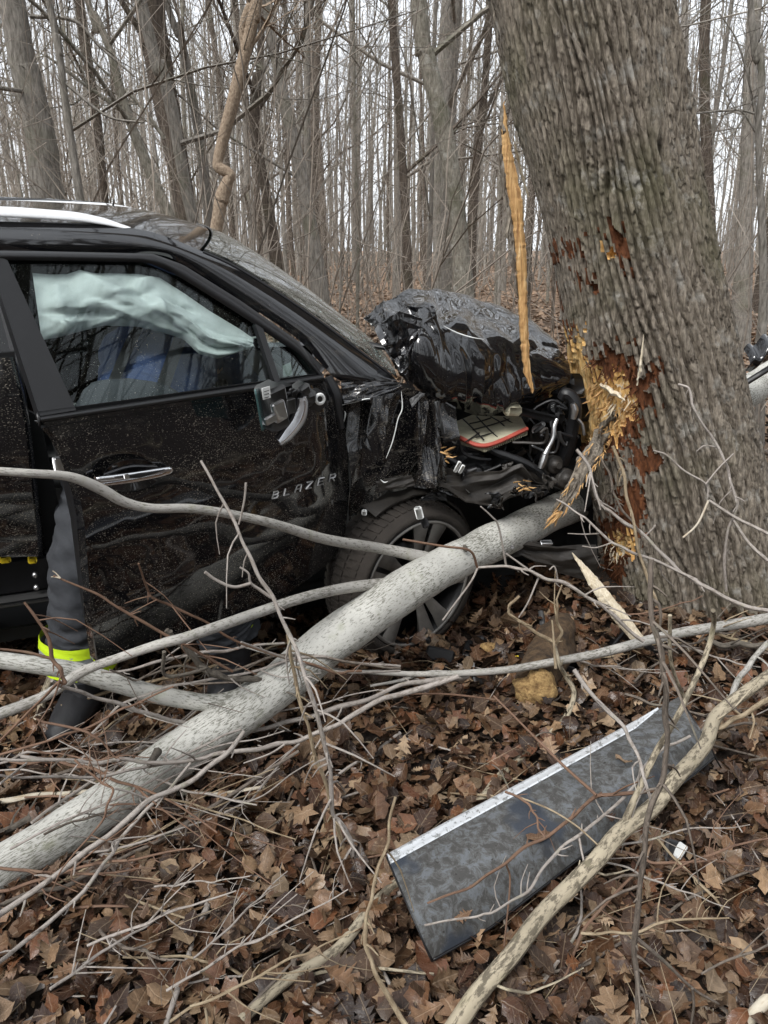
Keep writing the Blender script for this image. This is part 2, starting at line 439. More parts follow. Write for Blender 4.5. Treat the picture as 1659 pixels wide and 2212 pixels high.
c = k.mix(k.ramp(k.noise(o, 70, 4), [(.66, 0.), (.7, .9)]), c, (.02, .017, .013))
k.col(c); k.rough(k.ramp(f, [(.4, .42), (.55, .7)])); k.bump(f, .15, .003); M['clad'] = k.m
k = NM('strip', Metallic=.5, Roughness=.3); o = k.co("Object")
k.col(k.mix(k.ramp(k.noise(o, 45, 5, .7), [(.54, 0.), (.6, .75)]), (.78, .8, .82), (.2, .2, .19))); M['strip'] = k.m
k = NM('rotten', Roughness=.95); o = k.co("Object"); f = k.noise(o, 22, 6, .7)
k.col(k.ramp(f, [(.35, (.035, .022, .014)), (.65, (.15, .095, .05))])); k.bump(f, 1, .02); M['rot'] = k.m
k = NM('crumbly', Roughness=.95); f = k.noise(k.co("Object"), 40, 6, .75)
k.col(k.ramp(f, [(.35, (.16, .085, .03)), (.6, (.55, .36, .15))])); k.bump(f, 1, .02); M['crumb'] = k.m

# ------------------------------------------------------------------ ground
def gz(x, y):
    x, y = np.asarray(x, float), np.asarray(y, float)
    d = np.hypot(x, y)
    f = np.clip((d - 6) / 20, 0, 1)
    h = (fbm(x * .9 + 40, y * .9 + 40, 11, 3) - .44) * .1 * np.clip((d + .3) / 3, 0, 1)
    h = h + (fbm(x * .15 + 70, y * .15 + 70, 15, 3) - .44) * 1.1 * f
    h = h + .1 * np.exp(-((x - 1.45) ** 2 + (y - 3.6) ** 2) / .5)
    h = h + np.clip(y - 20, 0, 100) * .012
    return h
rng = np.random.RandomState(7)
mb = MB()
gx = np.concatenate([-np.geomspace(3, 260, 60)[::-1], np.linspace(-2.95, 2.95, 160), np.geomspace(3, 260, 60)])
gy = np.concatenate([-np.geomspace(1, 260, 40)[::-1], np.linspace(-.95, 6, 200), np.geomspace(6.05, 300, 90)])
X, Y = np.meshgrid(gx, gy, indexing='ij')
Z = gz(X, Y) - .01 + (fbm(X * 9 + 50, Y * 9 + 50, 19, 3) - .44) * .03 * (np.hypot(X, Y) < 8)
mb.add(np.stack([X, Y, Z], -1).reshape(-1, 3), gridf(len(gx), len(gy))[:, ::-1])
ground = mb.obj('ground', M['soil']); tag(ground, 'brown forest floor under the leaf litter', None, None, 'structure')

# leaves -----------------------------------------------------------
def strip_leaf(xs, ws, sh):
    v = []; n = len(xs)
    for i in range(n):
        v += [(xs[i], 0, 0), (xs[i] + sh[i], ws[i], 0), (xs[i] + sh[i], -ws[i] * .95, 0)]
    f = []
    for i in range(n - 1):
        a, b = i * 3, i * 3 + 3
        f += [[a, b, b + 1, a + 1], [a, a + 2, b + 2, b]]
    return np.array(v, float), np.array(f)
oakx = np.array([0, .1, .19, .27, .36, .45, .54, .63, .72, .82, .91, 1.])
oakw = np.array([.012, .05, .2, .085, .31, .11, .38, .13, .3, .12, .15, .01])
oaks = np.where(oakw > .14, .07, 0.)
T1 = strip_leaf(oakx, oakw, oaks)
ex = np.linspace(0, 1, 10)
T2 = strip_leaf(ex, .3 * np.sin(np.pi * ex ** .85) ** .8 * (1 + .12 * (np.arange(10) % 2)) + .008, np.full(10, .03))
T3 = strip_leaf(np.array([0, .05, .2, .3, .42, .55, .62, .75, .86, 1.]), np.array([.02, .3, .2, .42, .5, .24, .34, .16, .17, .01]), np.array([0, -.1, 0, -.02, .14, 0, .1, 0, .05, 0]))
T4 = strip_leaf(np.linspace(0, 1, 6), np.array([.03, .24, .34, .3, .17, .01]), np.zeros(6))
def vary(T, seed):
    g = np.random.RandomState(seed); v, f = T; v = v.copy(); m = len(v) // 3
    wl = g.uniform(.7, 1.2, m); wr = g.uniform(.7, 1.2, m); b = g.normal(0, .05) ; v[1::3, 1] *= wl; v[2::3, 1] *= wr; v[1::3, 0] += g.normal(0, .02, m); v[2::3, 0] += g.normal(0, .02, m)
    v[:, 1] += b * np.sin(v[:, 0] * 3.1)
    if g.rand() < .35: c = g.uniform(.55, .8); v[v[:, 0] > c, 0] = c + (v[v[:, 0] > c, 0] - c) * .25      # broken tip
    return v, f
TINY = strip_leaf(np.array([0, .45, 1.]), np.array([.03, .34, .01]), np.array([0, 0.05, 0]))
PAL = .66 * np.array([1.08, .98, .86]) * np.array([(.15, .082, .048), (.21, .13, .08), (.08, .044, .03), (.33, .235, .155), (.18, .085, .046), (.045, .027, .021), (.13, .088, .064), (.46, .36, .26), (.25, .175, .118)])
PW = np.array([.17, .16, .14, .11, .1, .12, .1, .05, .05]); PW /= PW.sum()
def leaf_batch(mb, tpl, xy, size, seed, lift=.03, tilt=.35, curl=1, pale=0, zoff=None):
    g = np.random.RandomState(seed); n = len(xy); v, f = tpl; k = len(v)
    x = np.broadcast_to(v[None, :, 0], (n, k)) - .5; y = np.broadcast_to(v[None, :, 1], (n, k)) * g.uniform(.8, 1.2, (n, 1))
    c1 = g.normal(0, .9, (n, 1)) * curl; c2 = g.normal(.25, .6, (n, 1)) * curl; c3 = g.normal(0, .35, (n, 1)) * curl
    z = c1 * y * y * 1.3 + c2 * x * x * .6 + c3 * x * np.abs(y) + np.abs(y) * g.uniform(-.1, .45, (n, 1)) * curl
    z = z * .8 + g.normal(0, .022, (n, k)) * curl
    P = np.stack([x, y, z], -1) * size[:, None, None]
    yaw = g.uniform(0, 2 * np.pi, n); a = g.normal(0, tilt, n); b = g.normal(0, tilt, n)
    ca, sa, cb, sb, cy, sy = np.cos(a), np.sin(a), np.cos(b), np.sin(b), np.cos(yaw), np.sin(yaw)
    Rx = np.zeros((n, 3, 3)); Rx[:, 0, 0] = 1; Rx[:, 1, 1] = ca; Rx[:, 1, 2] = -sa; Rx[:, 2, 1] = sa; Rx[:, 2, 2] = ca
    Ry = np.zeros((n, 3, 3)); Ry[:, 1, 1] = 1; Ry[:, 0, 0] = cb; Ry[:, 0, 2] = sb; Ry[:, 2, 0] = -sb; Ry[:, 2, 2] = cb
    Rz = np.zeros((n, 3, 3)); Rz[:, 2, 2] = 1; Rz[:, 0, 0] = cy; Rz[:, 0, 1] = -sy; Rz[:, 1, 0] = sy; Rz[:, 1, 1] = cy
    P = np.einsum('nij,nkj->nki', Rz @ Ry @ Rx, P)
    zz = gz(xy[:, 0], xy[:, 1]) + (g.uniform(0, 1, n) * lift if zoff is None else zoff)
    P[:, :, 0] += xy[:, :1]; P[:, :, 1] += xy[:, 1:]
    low = P[:, :, 2].min(1); P[:, :, 2] += (zz - np.maximum(low, -.03))[:, None]
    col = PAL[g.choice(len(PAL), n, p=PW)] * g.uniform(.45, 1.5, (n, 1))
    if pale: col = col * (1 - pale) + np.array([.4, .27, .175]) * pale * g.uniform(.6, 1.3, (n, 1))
    F = (f[None] + (np.arange(n) * k)[:, None, None]).reshape(-1, 4)
    mb.add(P.reshape(-1, 3), F, np.tile(v[:, :2], (n, 1)), np.repeat(col, k, 0))
def scatter(n, y0, y1, spread, seed, pw=1.0):
    g = np.random.RandomState(seed)
    y = y0 + (y1 - y0) * g.rand(n) ** pw
    return np.stack([g.uniform(-1, 1, n) * (y * spread + .45), y], 1)
def clear(xy):      # keep leaves out of the tree foot
    return xy[np.hypot(xy[:, 0] - 1.48, xy[:, 1] - 3.6) > .47]
mb = MB()
for i, tp in enumerate([vary(t_, 7 * i_ + 1) for i_, t_ in enumerate((T1, T2, T3, T1, T2, T2, T4, T1, T2, T3, T4, T2))]):
    xy = clear(scatter(1850, .6, 5.2, .8, 30 + i, .8)); leaf_batch(mb, tp, xy, rng.uniform(.042, .098, len(xy)), 60 + i, .05, .45)
for i in range(4):
    xy = clear(scatter(5200, .6, 5.5, .8, 144 + i, .8)); leaf_batch(mb, vary(T4, 300 + i), xy, rng.uniform(.012, .048, len(xy)), 345 + i, .03, .45)
for i, tp in enumerate((T2, T3)):
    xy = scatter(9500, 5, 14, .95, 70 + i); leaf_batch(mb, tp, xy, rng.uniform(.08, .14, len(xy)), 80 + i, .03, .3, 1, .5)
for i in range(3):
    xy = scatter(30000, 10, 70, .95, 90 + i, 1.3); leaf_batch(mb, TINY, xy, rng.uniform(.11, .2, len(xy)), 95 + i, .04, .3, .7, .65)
lit = mb.obj('leaf_litter', M['leaf'], None, True)
tag(lit, 'damp brown fallen leaves covering the forest floor', None, None, 'stuff')
# the 290 leaves that show largest: a piece each
variants = []
for i in range(24):
    m1 = MB(); leaf_batch(m1, vary((T1, T3, T1, T2, T2, T4)[i % 6], 700 + i), np.array([[0, 0.]]), np.array([1.]), 500 + i, 0, .0, 1.1, 0, np.array([0.]))
    me = m1.mesh('leaf', M['leaf1'], True); variants.append(me)
z0 = float(gz(0, 0))
g = np.random.RandomState(9); cnt = 0
while cnt < 290:
    y = 1.0 + 2.1 * g.rand() ** 1.5; x = g.uniform(-1, 1) * (y * .56 + .2)
    if np.hypot(x - 1.48, y - 3.5) < .5: continue
    o = link('leaf', variants[cnt % 24], ground)
    o.location = (x, y, float(gz(x, y)) + g.uniform(.02, .055))
    s = g.uniform(.062, .122); o.scale = (s, s, s); o.rotation_euler = (g.normal(0, .33), g.normal(0, .33), g.uniform(0, 6.28)); cnt += 1

# ------------------------------------------------------------------ trees
def grow(mb, p, d, L, r, lvl, g, k=None, kids=None, bend=.25, upb=.12):
    n = 5 if lvl else 4
    P = [np.array(p, float)]; d = np.array(d, float) / np.linalg.norm(d)
    for i in range(n):
        d = d + g.normal(0, bend * .5, 3) + np.array([0, 0, upb]); d /= np.linalg.norm(d); P.append(P[-1] + d * L / n)
    P = np.array(P); rr = r * np.linspace(1, .35, n + 1)
    kk = k or (7 if r > .05 else 5 if r > .018 else 3)
    V, uv = tube_arr(P, rr, kk); mb.add(V.reshape(-1, 3), gridf(n + 1, kk + 1), uv.reshape(-1, 2))
    if lvl <= 0: return
    for j in range(kids or (4 + lvl)):
        t = g.uniform(.2, 1); q = P[0] * 0 + np.array([np.interp(t * n, np.arange(n + 1), P[:, a]) for a in range(3)])
        i = min(int(t * n), n - 1); dd = P[i + 1] - P[i]; dd /= np.linalg.norm(dd)
        s = g.normal(0, 1, 3); s -= dd * np.dot(s, dd); s /= np.linalg.norm(s)
        grow(mb, q, dd * g.uniform(.5, 1) + s * g.uniform(.5, .9), L * g.uniform(.35, .6), rr[i] * .5, lvl - 1, g, None, None, bend, upb)
def crown(mb, P, r, z0, n, lvl, g, Lf=.28, ang=.55):
    P = np.asarray(P); H = P[-1][2]
    for j in range(n):
        z = z0 + (H - z0) * (j + g.rand()) / n
        q = np.array([np.interp(z, P[:, 2], P[:, a]) for a in range(3)]); rr = np.interp(z, P[:, 2], r)
        a = g.uniform(0, 6.28); u = g.uniform(.2, ang * 2)
        d = np.array([np.cos(a), np.sin(a), u])
        grow(mb, q, d, (H - z) * Lf + g.uniform(.6, 1.8), min(rr * .5, g.uniform(.015, .05)), lvl, g, None, None, .3, .06)
mats3 = ['tree_a', 'tree_b', 'tree_c', 'tree_a', 'tree_b', 'tree_a', 'tree_mossy', 'tree_a']
tmpl = []; tmpl_r = []
for i in range(8):
    g = np.random.RandomState(200 + i); H = g.uniform(15, 21); r0 = g.uniform(.07, .15) if i % 3 else g.uniform(.04, .06)
    n = 16; z = np.linspace(-.5, H, n); wob = np.cumsum(g.normal(0, .05, (n, 2)), 0); wob -= wob[0]
    lean = g.normal(0, .035, 2)
    P = np.column_stack([wob[:, 0] + lean[0] * z, wob[:, 1] + lean[1] * z, z]); r = r0 * (1 - .8 * np.clip(z / H, 0, 1)) * (1 + .5 * np.exp(-np.clip(z, 0, 99) / .35))
    a = MB(); tube(a, P, r, 10, 40, lump=.25, seed=i, cap=False); ta = a.mesh('trunk', M[mats3[i]])
    b = MB(); crown(b, P, r, H * .13, 15, 2, g); tb = b.mesh('crown', M[mats3[i]])
    c = MB(); tube(c, P, r, 7, 14, cap=False); crown(c, P, r, H * .16, 11, 1 if i % 2 else 2, g); tc = c.mesh('far_tree', M[mats3[i]])
    tmpl.append((ta, tb, tc)); tmpl_r.append(r0)
def real_tree(name, label, mat, pts, Y, seed, ext=9.0, crown_n=8, crown_z=2.5, lean_keep=True, group=None, cat='tree', extra=None, k=14, lump=.25, lvl=2):
    """tree traced in the photograph: (u, v, width px) up the visible trunk at distance Y; goes on down to the ground and up beyond the frame"""
    P = np.array([PY(u, v, Y) for u, v, w in pts]); r = np.array([w / 2 * depth(p) / FPX for p, (u, v, w) in zip(P, pts)])
    o = np.argsort(P[:, 2]); P, r = P[o], r[o]
    d0 = (P[0] - P[1]) / abs(P[0][2] - P[1][2]); zb = float(gz(P[0][0], Y)) - .25
    if P[0][2] > zb + .1:
        b = P[0] + d0 * (P[0][2] - zb); P = np.vstack([b, P]); r = np.concatenate([[r[0] * 1.25], r])
    d1 = (P[-1] - P[-2]) / np.linalg.norm(P[-1] - P[-2]); d1 = d1 * .6 + np.array([0, 0, .4]); d1 /= np.linalg.norm(d1)
    P = np.vstack([P, P[-1] + d1 * ext * .5, P[-1] + d1 * ext]); r = np.concatenate([r, [r[-1] * .65, r[-1] * .25]])
    base = P[0].copy(); base[2] = float(gz(base[0], base[1]))
    t = thing(name, label, cat, base, group); g = np.random.RandomState(seed)
    mb = MB(); tube(mb, P, r, k, 90, lump=lump, seed=seed, cap=False); mb.obj('trunk', M[mat], t)
    Q = catmull(np.hstack([P, r[:, None]]), 60)
    mb = MB(); crown(mb, Q[:, :3], Q[:, 3], crown_z, crown_n, lvl, g, .2, .5)
    if extra:
        for e in extra:
            E = np.array([PY(u, v, Y) for u, v, w in e]); er = np.array([w / 2 * depth(p) / FPX for p, (u, v, w) in zip(E, e)])
            tube(mb, E, er, 7, 24)
            for q in range(4):
                i = g.randint(1, len(E)); grow(mb, E[i], E[i] - E[i - 1] + g.normal(0, .3, 3), .7, er[i] * .5, 1, g)
    mb.obj('crown', M[mat], t); return t
GB = 'bare trees standing behind the car'
real_tree('tree', 'thick grey tree with fine furrowed bark at the far left behind the car roof', 'tree_a', [(25, 0, 56), (58, 160, 60), (86, 290, 62), (105, 437, 68)], 8, 1, group=GB, extra=[[(66, 35, 9), (160, 45, 8), (215, 100, 6), (290, 165, 4)]])
real_tree('tree', 'slim straight tree just right of the thick tree at the far left', 'tree_a', [(106, 0, 15), (123, 77, 16), (141, 221, 16), (158, 332, 17), (174, 437, 18)], 7, 2, group=GB, crown_n=12, crown_z=2.2, extra=[[(141, 180, 7), (230, 250, 6), (310, 265, 4)]])
real_tree('tree', 'leaning tree with a kinked mossy trunk between the roof rails and the forked pair', 'tree_mossy', [(180, -30, 13), (205, 30, 14), (238, 110, 17), (262, 200, 19), (295, 300, 21), (356, 445, 24)], 8.5, 3, group=GB, crown_n=14, crown_z=2.4, extra=[[(300, 265, 10), (200, 195, 8), (100, 120, 5)], [(356, 300, 9), (300, 225, 7), (200, 130, 4)]])
real_tree('tree', 'broad dark grey tree of the forked pair left of the twisted tan trunk', 'tree_b', [(322, 0, 62), (338, 110, 60), (366, 260, 52), (392, 400, 46), (402, 470, 46)], 10.5, 4, group=GB)
real_tree('tree', 'second stem hugging the broad dark tree, forking off to the right', 'tree_a', [(318, 60, 26), (345, 140, 27), (372, 240, 27), (400, 400, 25), (418, 480, 26)], 9.6, 5, group=GB)
real_tree('tree', 'pale narrow tree right behind the twisted tan trunk on its left', 'tree_a', [(358, 0, 14), (385, 55, 16), (410, 180, 19), (436, 330, 21), (450, 470, 23)], 11, 6, group=GB, crown_n=12)
real_tree('tree', 'twisted tan trunk with a knotted kink rising behind the car roof', 'twist', [(560, -30, 22), (553, 0, 24), (543, 55, 26), (526, 127, 27), (506, 210, 28), (484, 288, 24), (471, 345, 22), (474, 362, 26), (496, 376, 24), (492, 392, 25), (478, 432, 30), (466, 500, 27)], 6, 7, ext=5, crown_n=4, crown_z=4.5, group=GB, extra=[[(527, 105, 14), (524, 60, 16), (538, 15, 16), (560, -25, 16)], [(535, 110, 9), (570, 60, 8), (600, 0, 7)]])
real_tree('tree', 'dark crooked tree with a swollen bend right of the twisted tan trunk', 'tree_b', [(563, 100, 15), (556, 160, 19), (551, 225, 25), (553, 300, 21), (572, 400, 20), (590, 520, 26)], 12, 8, group=GB, crown_n=10)
real_tree('tree', 'tall leaning brown grey tree behind the windshield top', 'tree_a', [(575, -10, 22), (598, 138, 23), (625, 266, 25), (653, 387, 29), (690, 612, 36)], 11, 9, group=GB, extra=[[(610, 200, 8), (570, 150, 7), (540, 135, 4)]])
real_tree('tree', 'mossy grey tree with blotched bark standing behind the hood', 'tree_mossy', [(905, 0, 36), (921, 120, 38), (960, 287, 40), (985, 431, 38), (993, 527, 38), (1003, 650, 46)], 9, 10, group=GB, lump=.35)
real_tree('tree', 'straight narrow dark tree left of the mossy grey tree', 'tree_b', [(846, 0, 17), (863, 249, 18), (877, 487, 19), (880, 610, 22)], 13, 11, group=GB)
real_tree('tree', 'smooth wide grey trunk between the mossy tree and the tall wood splinter', 'tree_a', [(985, 0, 30), (972, 180, 32), (968, 400, 33), (972, 600, 36)], 15, 12, group=GB)
real_tree('tree', 'dark brown trunk just left of the tall wood splinter', 'tree_b', [(1056, 60, 15), (1044, 220, 17), (1030, 340, 18), (1016, 540, 22), (1012, 610, 24)], 14, 13, group=GB)
real_tree('tree', 'slim grey tree with a bowed branch near the right edge of the picture', 'tree_a', [(1620, -10, 13), (1641, 98, 15), (1645, 200, 15), (1638, 293, 14), (1649, 586, 17), (1645, 760, 19)], 6.5, 14, group=GB, crown_n=7, crown_z=3.2, extra=[[(1637, 265, 8), (1625, 215, 6), (1612, 150, 5), (1588, 80, 4), (1555, 30, 3)], [(1630, 245, 6), (1590, 238, 5), (1490, 246, 4)], [(1636, 290, 6), (1600, 240, 4), (1560, 250, 3)], [(1640, 180, 5), (1622, 225, 5), (1590, 280, 4), (1570, 300, 3)]])
real_tree('tree', 'thick furrowed tree behind the slim grey tree at the right edge', 'tree_a', [(1628, 40, 28), (1618, 250, 28), (1612, 430, 30), (1607, 545, 38)], 14, 15, group=GB)
real_tree('tree', 'wide grey trunk right of the big damaged tree, far back', 'tree_b', [(1525, 0, 22), (1522, 200, 22), (1530, 400, 24), (1535, 540, 26)], 17, 16, group=GB)
# the woods: one object per tree
g = np.random.RandomState(21); placed = []
tries = 0
while len(placed) < 262 and tries < 9000:
    tries += 1
    y = 12 + 46 * g.rand() ** .8; x = g.uniform(-1, 1) * (y * .56 + 1)
    if any((x - a) ** 2 + (y - b) ** 2 < (.7 + .012 * y) ** 2 for a, b in placed): continue
    if y < 20 and .06 * y < x < .2 * y and g.rand() < .7: continue
    placed.append((x, y))
    i = g.randint(8); s = g.uniform(.75, 1.15); w = s * min(2.0, .62 * math.exp(g.normal(0, .45))); z = float(gz(x, y)); rz = g.uniform(0, 6.28)
    u_ = CX + FPX * x / (y * math.cos(PITCH) + .4); kd = ['grey', 'brown', 'pale', 'light grey', 'dark brown', 'grey', 'mossy', 'ash grey'][i]; sz = 'thick' if tmpl_r[i] * w > .1 else 'slim' if tmpl_r[i] * w > .05 else 'very thin'
    pl = 'far left above the roof' if u_ < 330 else 'above the roof front' if u_ < 560 else 'above the windshield' if u_ < 800 else 'behind the crumpled hood' if u_ < 1050 else 'beside the tall wood splinter' if u_ < 1230 else 'hidden behind the big tree' if u_ < 1480 else 'right of the big tree'
    if y < 24:
        t = thing('tree', f'{sz} {kd} tree in the nearer woods {pl}', 'tree', (x, y, z), 'bare trees of the nearer woods')
        for nm, me in (('trunk', tmpl[i][0]), ('crown', tmpl[i][1])):
            o = bpy.data.objects.new(nm, me); COL.objects.link(o); o.parent = t
        t.scale = (w, w, s); t.rotation_euler = (g.normal(0, .02), g.normal(0, .03), rz)
    else:
        o = link('tree', tmpl[i][2]); o.location = (x, y, z); o.scale = (w, w, s); o.rotation_euler = (g.normal(0, .02), g.normal(0, .025), rz)
        tag(o, f'{sz} {kd} tree deep in the woods {pl}', 'tree', 'distant bare trees of the woods')
# woods beyond and around (also behind the camera, as the car's paint mirrors them)
mb = MB(); g = np.random.RandomState(33)
def stem(mb, x, y, H, r, g, nb, k=6):
    z = np.linspace(-.3, H, 7); P = np.column_stack([x + np.cumsum(g.normal(0, .1, 7)), y + np.cumsum(g.normal(0, .1, 7)), z + float(gz(x, y))])
    rr = r * np.linspace(1, .2, 7); V, uv = tube_arr(P, rr, k); mb.add(V.reshape(-1, 3), gridf(7, k + 1), uv.reshape(-1, 2))
    for j in range(nb):
        i = g.randint(2, 6); a = g.uniform(0, 6.28)
        grow(mb, P[i], (np.cos(a), np.sin(a), g.uniform(.3, 1.2)), g.uniform(1.5, 4), r * .25, 1, g, 3, 4)
for i in range(760):
    y = 48 + 40 * g.rand(); x = g.uniform(-1, 1) * y * .95; stem(mb, x, y, g.uniform(13, 20), g.uniform(.05, .16), g, 3, 4)
for i in range(330):
    a = g.uniform(0, 6.28); d = 4.5 + 30 * g.rand() ** 1.2; x, y = d * np.cos(a), d * np.sin(a)
    if y > -1.5 and abs(x) < y * .66 + 3.5: continue
    stem(mb, x, y, g.uniform(10, 18), g.uniform(.06, .2), g, 9)
for i in range(1300):
    y = 26 + 50 * g.rand(); x = g.uniform(-1, 1) * y * .95; a = g.uniform(0, 6.28); z_ = float(gz(x, y)); d_ = np.array([g.normal(0, .35), g.normal(0, .3), 1.0])
    P = [(x, y, z_ - .1)]
    for q_ in range(4): P.append(tuple(np.array(P[-1]) + d_ * g.uniform(.5, 1.1) + g.normal(0, .12, 3)))
    tube(mb, P, np.linspace(.03, .008, 5) * g.uniform(.5, 1.3), 3, cap=False)
o = mb.obj('far_woods', M['tree_a']); tag(o, 'mass of bare trunks far off in the woods', None, None, 'stuff')
# brush: thin bare saplings and their webs of twigs
mb = MB(); g = np.random.RandomState(55)
for i in range(520):
    y = 6.0 + 22 * g.rand() ** 1.1; x = g.uniform(-1, 1) * (y * .56 + .3)
    if x > .02 * y and g.rand() < .6: continue
    H = g.uniform(1.5, 7.5); r = g.uniform(.004, .012) * (1 + y * .02)
    d = np.array([g.normal(0, .3), g.normal(0, .2), 1.0])
    grow(mb, (x, y, float(gz(x, y)) - .05), d, H, r, 2, g, None, 6, .28, .02)
for i in range(620):
    y = 6.5 + 20 * g.rand(); x = g.uniform(-1, 1) * (y * .56 + .3); a = g.uniform(0, 6.28)
    grow(mb, (x, y, g.uniform(1.2, 7.5)), (np.cos(a), np.sin(a), g.uniform(-.5, .9)), g.uniform(.9, 2.6), g.uniform(.002, .0055) * (1 + y * .025), 1, g, 3, 7, .35, .02)
o = mb.obj('brush', M['brush']); tag(o, 'tangle of thin bare saplings and twigs among the trees', None, None, 'stuff')
# ------------------------------------------------------------------ the struck tree
YT = 3.55
prof = [(0, 1248, 404), (156, 1279, 400), (400, 1331, 380), (566, 1371, 380), (722, 1403, 390), (860, 1428, 392), (1000, 1460, 398), (1165, 1500, 404), (1280, 1524, 424), (1340, 1532, 455), (1385, 1536, 500)]
tp = np.array([PY(u, v, YT) for v, u, w in prof]); tr_ = np.array([w / 2 * depth(p) / FPX for p, (v, u, w) in zip(tp, prof)])
o_ = np.argsort(tp[:, 2]); tp, tr_ = tp[o_], tr_[o_]
tree = thing('damaged_tree', 'massive leaning tree with deeply ridged bark, its side splintered open by the crashed car', 'tree', (tp[0][0], tp[0][1], float(gz(tp[0][0], tp[0][1]))))
zb, zt, NZ, NA = -.12, 3.3, 620, 460
zz = np.linspace(zb, zt, NZ); th = np.linspace(0, 2 * np.pi, NA + 1)
def ext(z, i): return np.interp(z, tp[:, 2], tp[:, i]) if False else np.polyval(np.polyfit(tp[:, 2], tp[:, i], 3), z)
cxz = ext(zz, 0) - .009; rz = np.interp(zz, tp[:, 2], tr_); rz = np.where(zz > tp[-1, 2], tr_[-1], rz)
rz = np.where(zz < tp[0, 2], tr_[0] + (tp[0, 2] - zz) * .4, rz)
A, Zg = np.meshgrid(th, zz); RZ = rz[:, None] - .028
q = A / (2 * np.pi)
def pn(fa, fz, seed, wx=0, wz=0):       # noise periodic round the trunk
    return vn(q * fa + wx, Zg * fz + wz, seed, None if False else int(fa))
nr = 66
warp = (pn(12, 1.2, 301) - .5) * 2.2 + (pn(33, 2.4, 302) - .5) * 1.35 + (pn(80, 7, 303) - .5) * .45 + (pn(230, 34, 309) - .5) * .05
ph = q * nr + warp + Zg * .9
ridge = np.clip(np.abs(np.sin(np.pi * ph)) * 1.45, 0, 1) ** .85
cid = np.floor(ph).astype(int)
crk = vn(cid * 7.3 % 255, Zg * 15 + cid * 3.1 % 17, 305)
rj = np.random.RandomState(5).rand(256); fz_ = (Zg * (5 + 8 * rj[cid % 256]) + rj[(cid * 7) % 256] * 9 + (pn(230, 12, 304) - .5) * 1.5 + (pn(80, 5, 310) - .5) * 1.6)
crack = (fz_ % 1) * (.3 + .9 * rj[(np.floor(fz_).astype(int) * 13 + cid * 5) % 256])
rough = pn(230, 45, 306) * .6 + pn(115, 22, 307) * .4
dep = np.clip(.55 + .9 * pn(14, 1.3, 308), .5, 1.3)
h = (.054 * ridge - .009 * crack * ridge + .007 * (rough - .5) * (.25 + ridge)) * dep - .05
flute = .022 * np.sin(A * 5 + 1.2) * np.clip(.75 - Zg, 0, 1) + .01 * np.sin(A * 3 + Zg * .8)
# wound outlines, traced on the trunk
def z8(L): return [(972 + .4141 * x, 648 + .4141 * y) for x, y in L]
def z4(L): return [(864 + .4791 * x, .4791 * y) for x, y in L]
RAW = [z8([(672, 165), (708, 170), (720, 290), (745, 350), (770, 415), (840, 405), (915, 375), (945, 425), (935, 520), (995, 535), (985, 600), (900, 640), (850, 700), (790, 740), (690, 740), (600, 640), (600, 480), (590, 300), (580, 180), (630, 180), (640, 262), (665, 240)]),
       z8([(865, 1205), (935, 1200), (925, 1330), (880, 1320)]), z4([(915, 1130), (990, 1125), (970, 1180), (935, 1175)])]
RUST = [z8([(560, 120), (640, 170), (655, 250), (715, 290), (760, 300), (830, 275), (900, 285), (985, 310), (1005, 380), (1085, 360), (1055, 480), (1010, 560), (985, 615), (945, 730), (905, 700), (850, 800), (760, 830), (580, 780), (560, 400)]),
        z4([(745, 1045), (850, 1035), (830, 1170), (800, 1140), (760, 1150)]), z4([(920, 1030), (1005, 1020), (1020, 1110), (1060, 1160), (1045, 1230), (1015, 1180), (930, 1120)]),
        z4([(790, 1225), (880, 1215), (900, 1290), (850, 1300), (830, 1260), (800, 1290)]), z4([(700, 1110), (745, 1130), (735, 1180), (700, 1160)]),
        z8([(860, 1030), (960, 965), (1015, 1050), (1005, 1180), (940, 1230), (915, 1350), (895, 1500), (830, 1485), (770, 1400), (760, 1200), (840, 1150)]),
        z8([(930, 790), (1040, 760), (1100, 830), (1070, 900), (960, 900)])]
X0 = cxz[:, None] + (RZ + h + flute) * np.cos(A); Y0 = YT + (RZ + h + flute) * np.sin(A)
pu, pv, _ = pix(np.stack([X0, Y0, np.broadcast_to(Zg, X0.shape)], -1)); pu = pu.reshape(X0.shape); pv = pv.reshape(X0.shape)
ju = pu + (pn(230, 40, 311) - .5) * 26 + (pn(60, 8, 312) - .5) * 26; jv = pv + (pn(230, 18, 313) - .5) * 46 + (pn(115, 6, 319) - .5) * 40
front = np.sin(A) < .35
raw = np.zeros(X0.shape, bool); rust = raw.copy()
for P in RAW: raw |= inpoly(ju, jv, P)
for P in RUST: rust |= inpoly(ju, jv, P)
rust |= (vn(q * 70, Zg * 7, 314) > .9) & inpoly(pu, pv, z4([(640, 1080), (1100, 1040), (1330, 1400), (1100, 1400), (690, 1420)]))
bite = (ridge > .62) & (pn(115, 7, 321) > .5) & (pv < 690)
rust &= ~bite; rust |= (pn(230, 26, 322) > .72) & (ridge < .5) & inpoly(pu, pv, z8([(560, 60), (1120, 250), (1120, 560), (960, 760), (1060, 1000), (1040, 1250), (900, 1520), (760, 1480), (740, 1000), (560, 700)]))
raw &= front; rust &= front & ~raw
fib = pn(230, 5, 316) * .6 + pn(115, 9, 317) * .4
chunk = fbm(q * 60, Zg * 14, 318, 3)
h = np.where(raw, -.034 - .022 * (chunk - .5) + .02 * (fib - .5), h)
h = np.where(rust, -.014 + .014 * (fib - .5) + .012 * (chunk - .5), h)
RR = RZ + h + flute
G = np.stack([cxz[:, None] + RR * np.cos(A), YT + RR * np.sin(A), np.broadcast_to(Zg, RR.shape)], -1)
F = gridf(NZ, NA + 1)[:, ::-1]
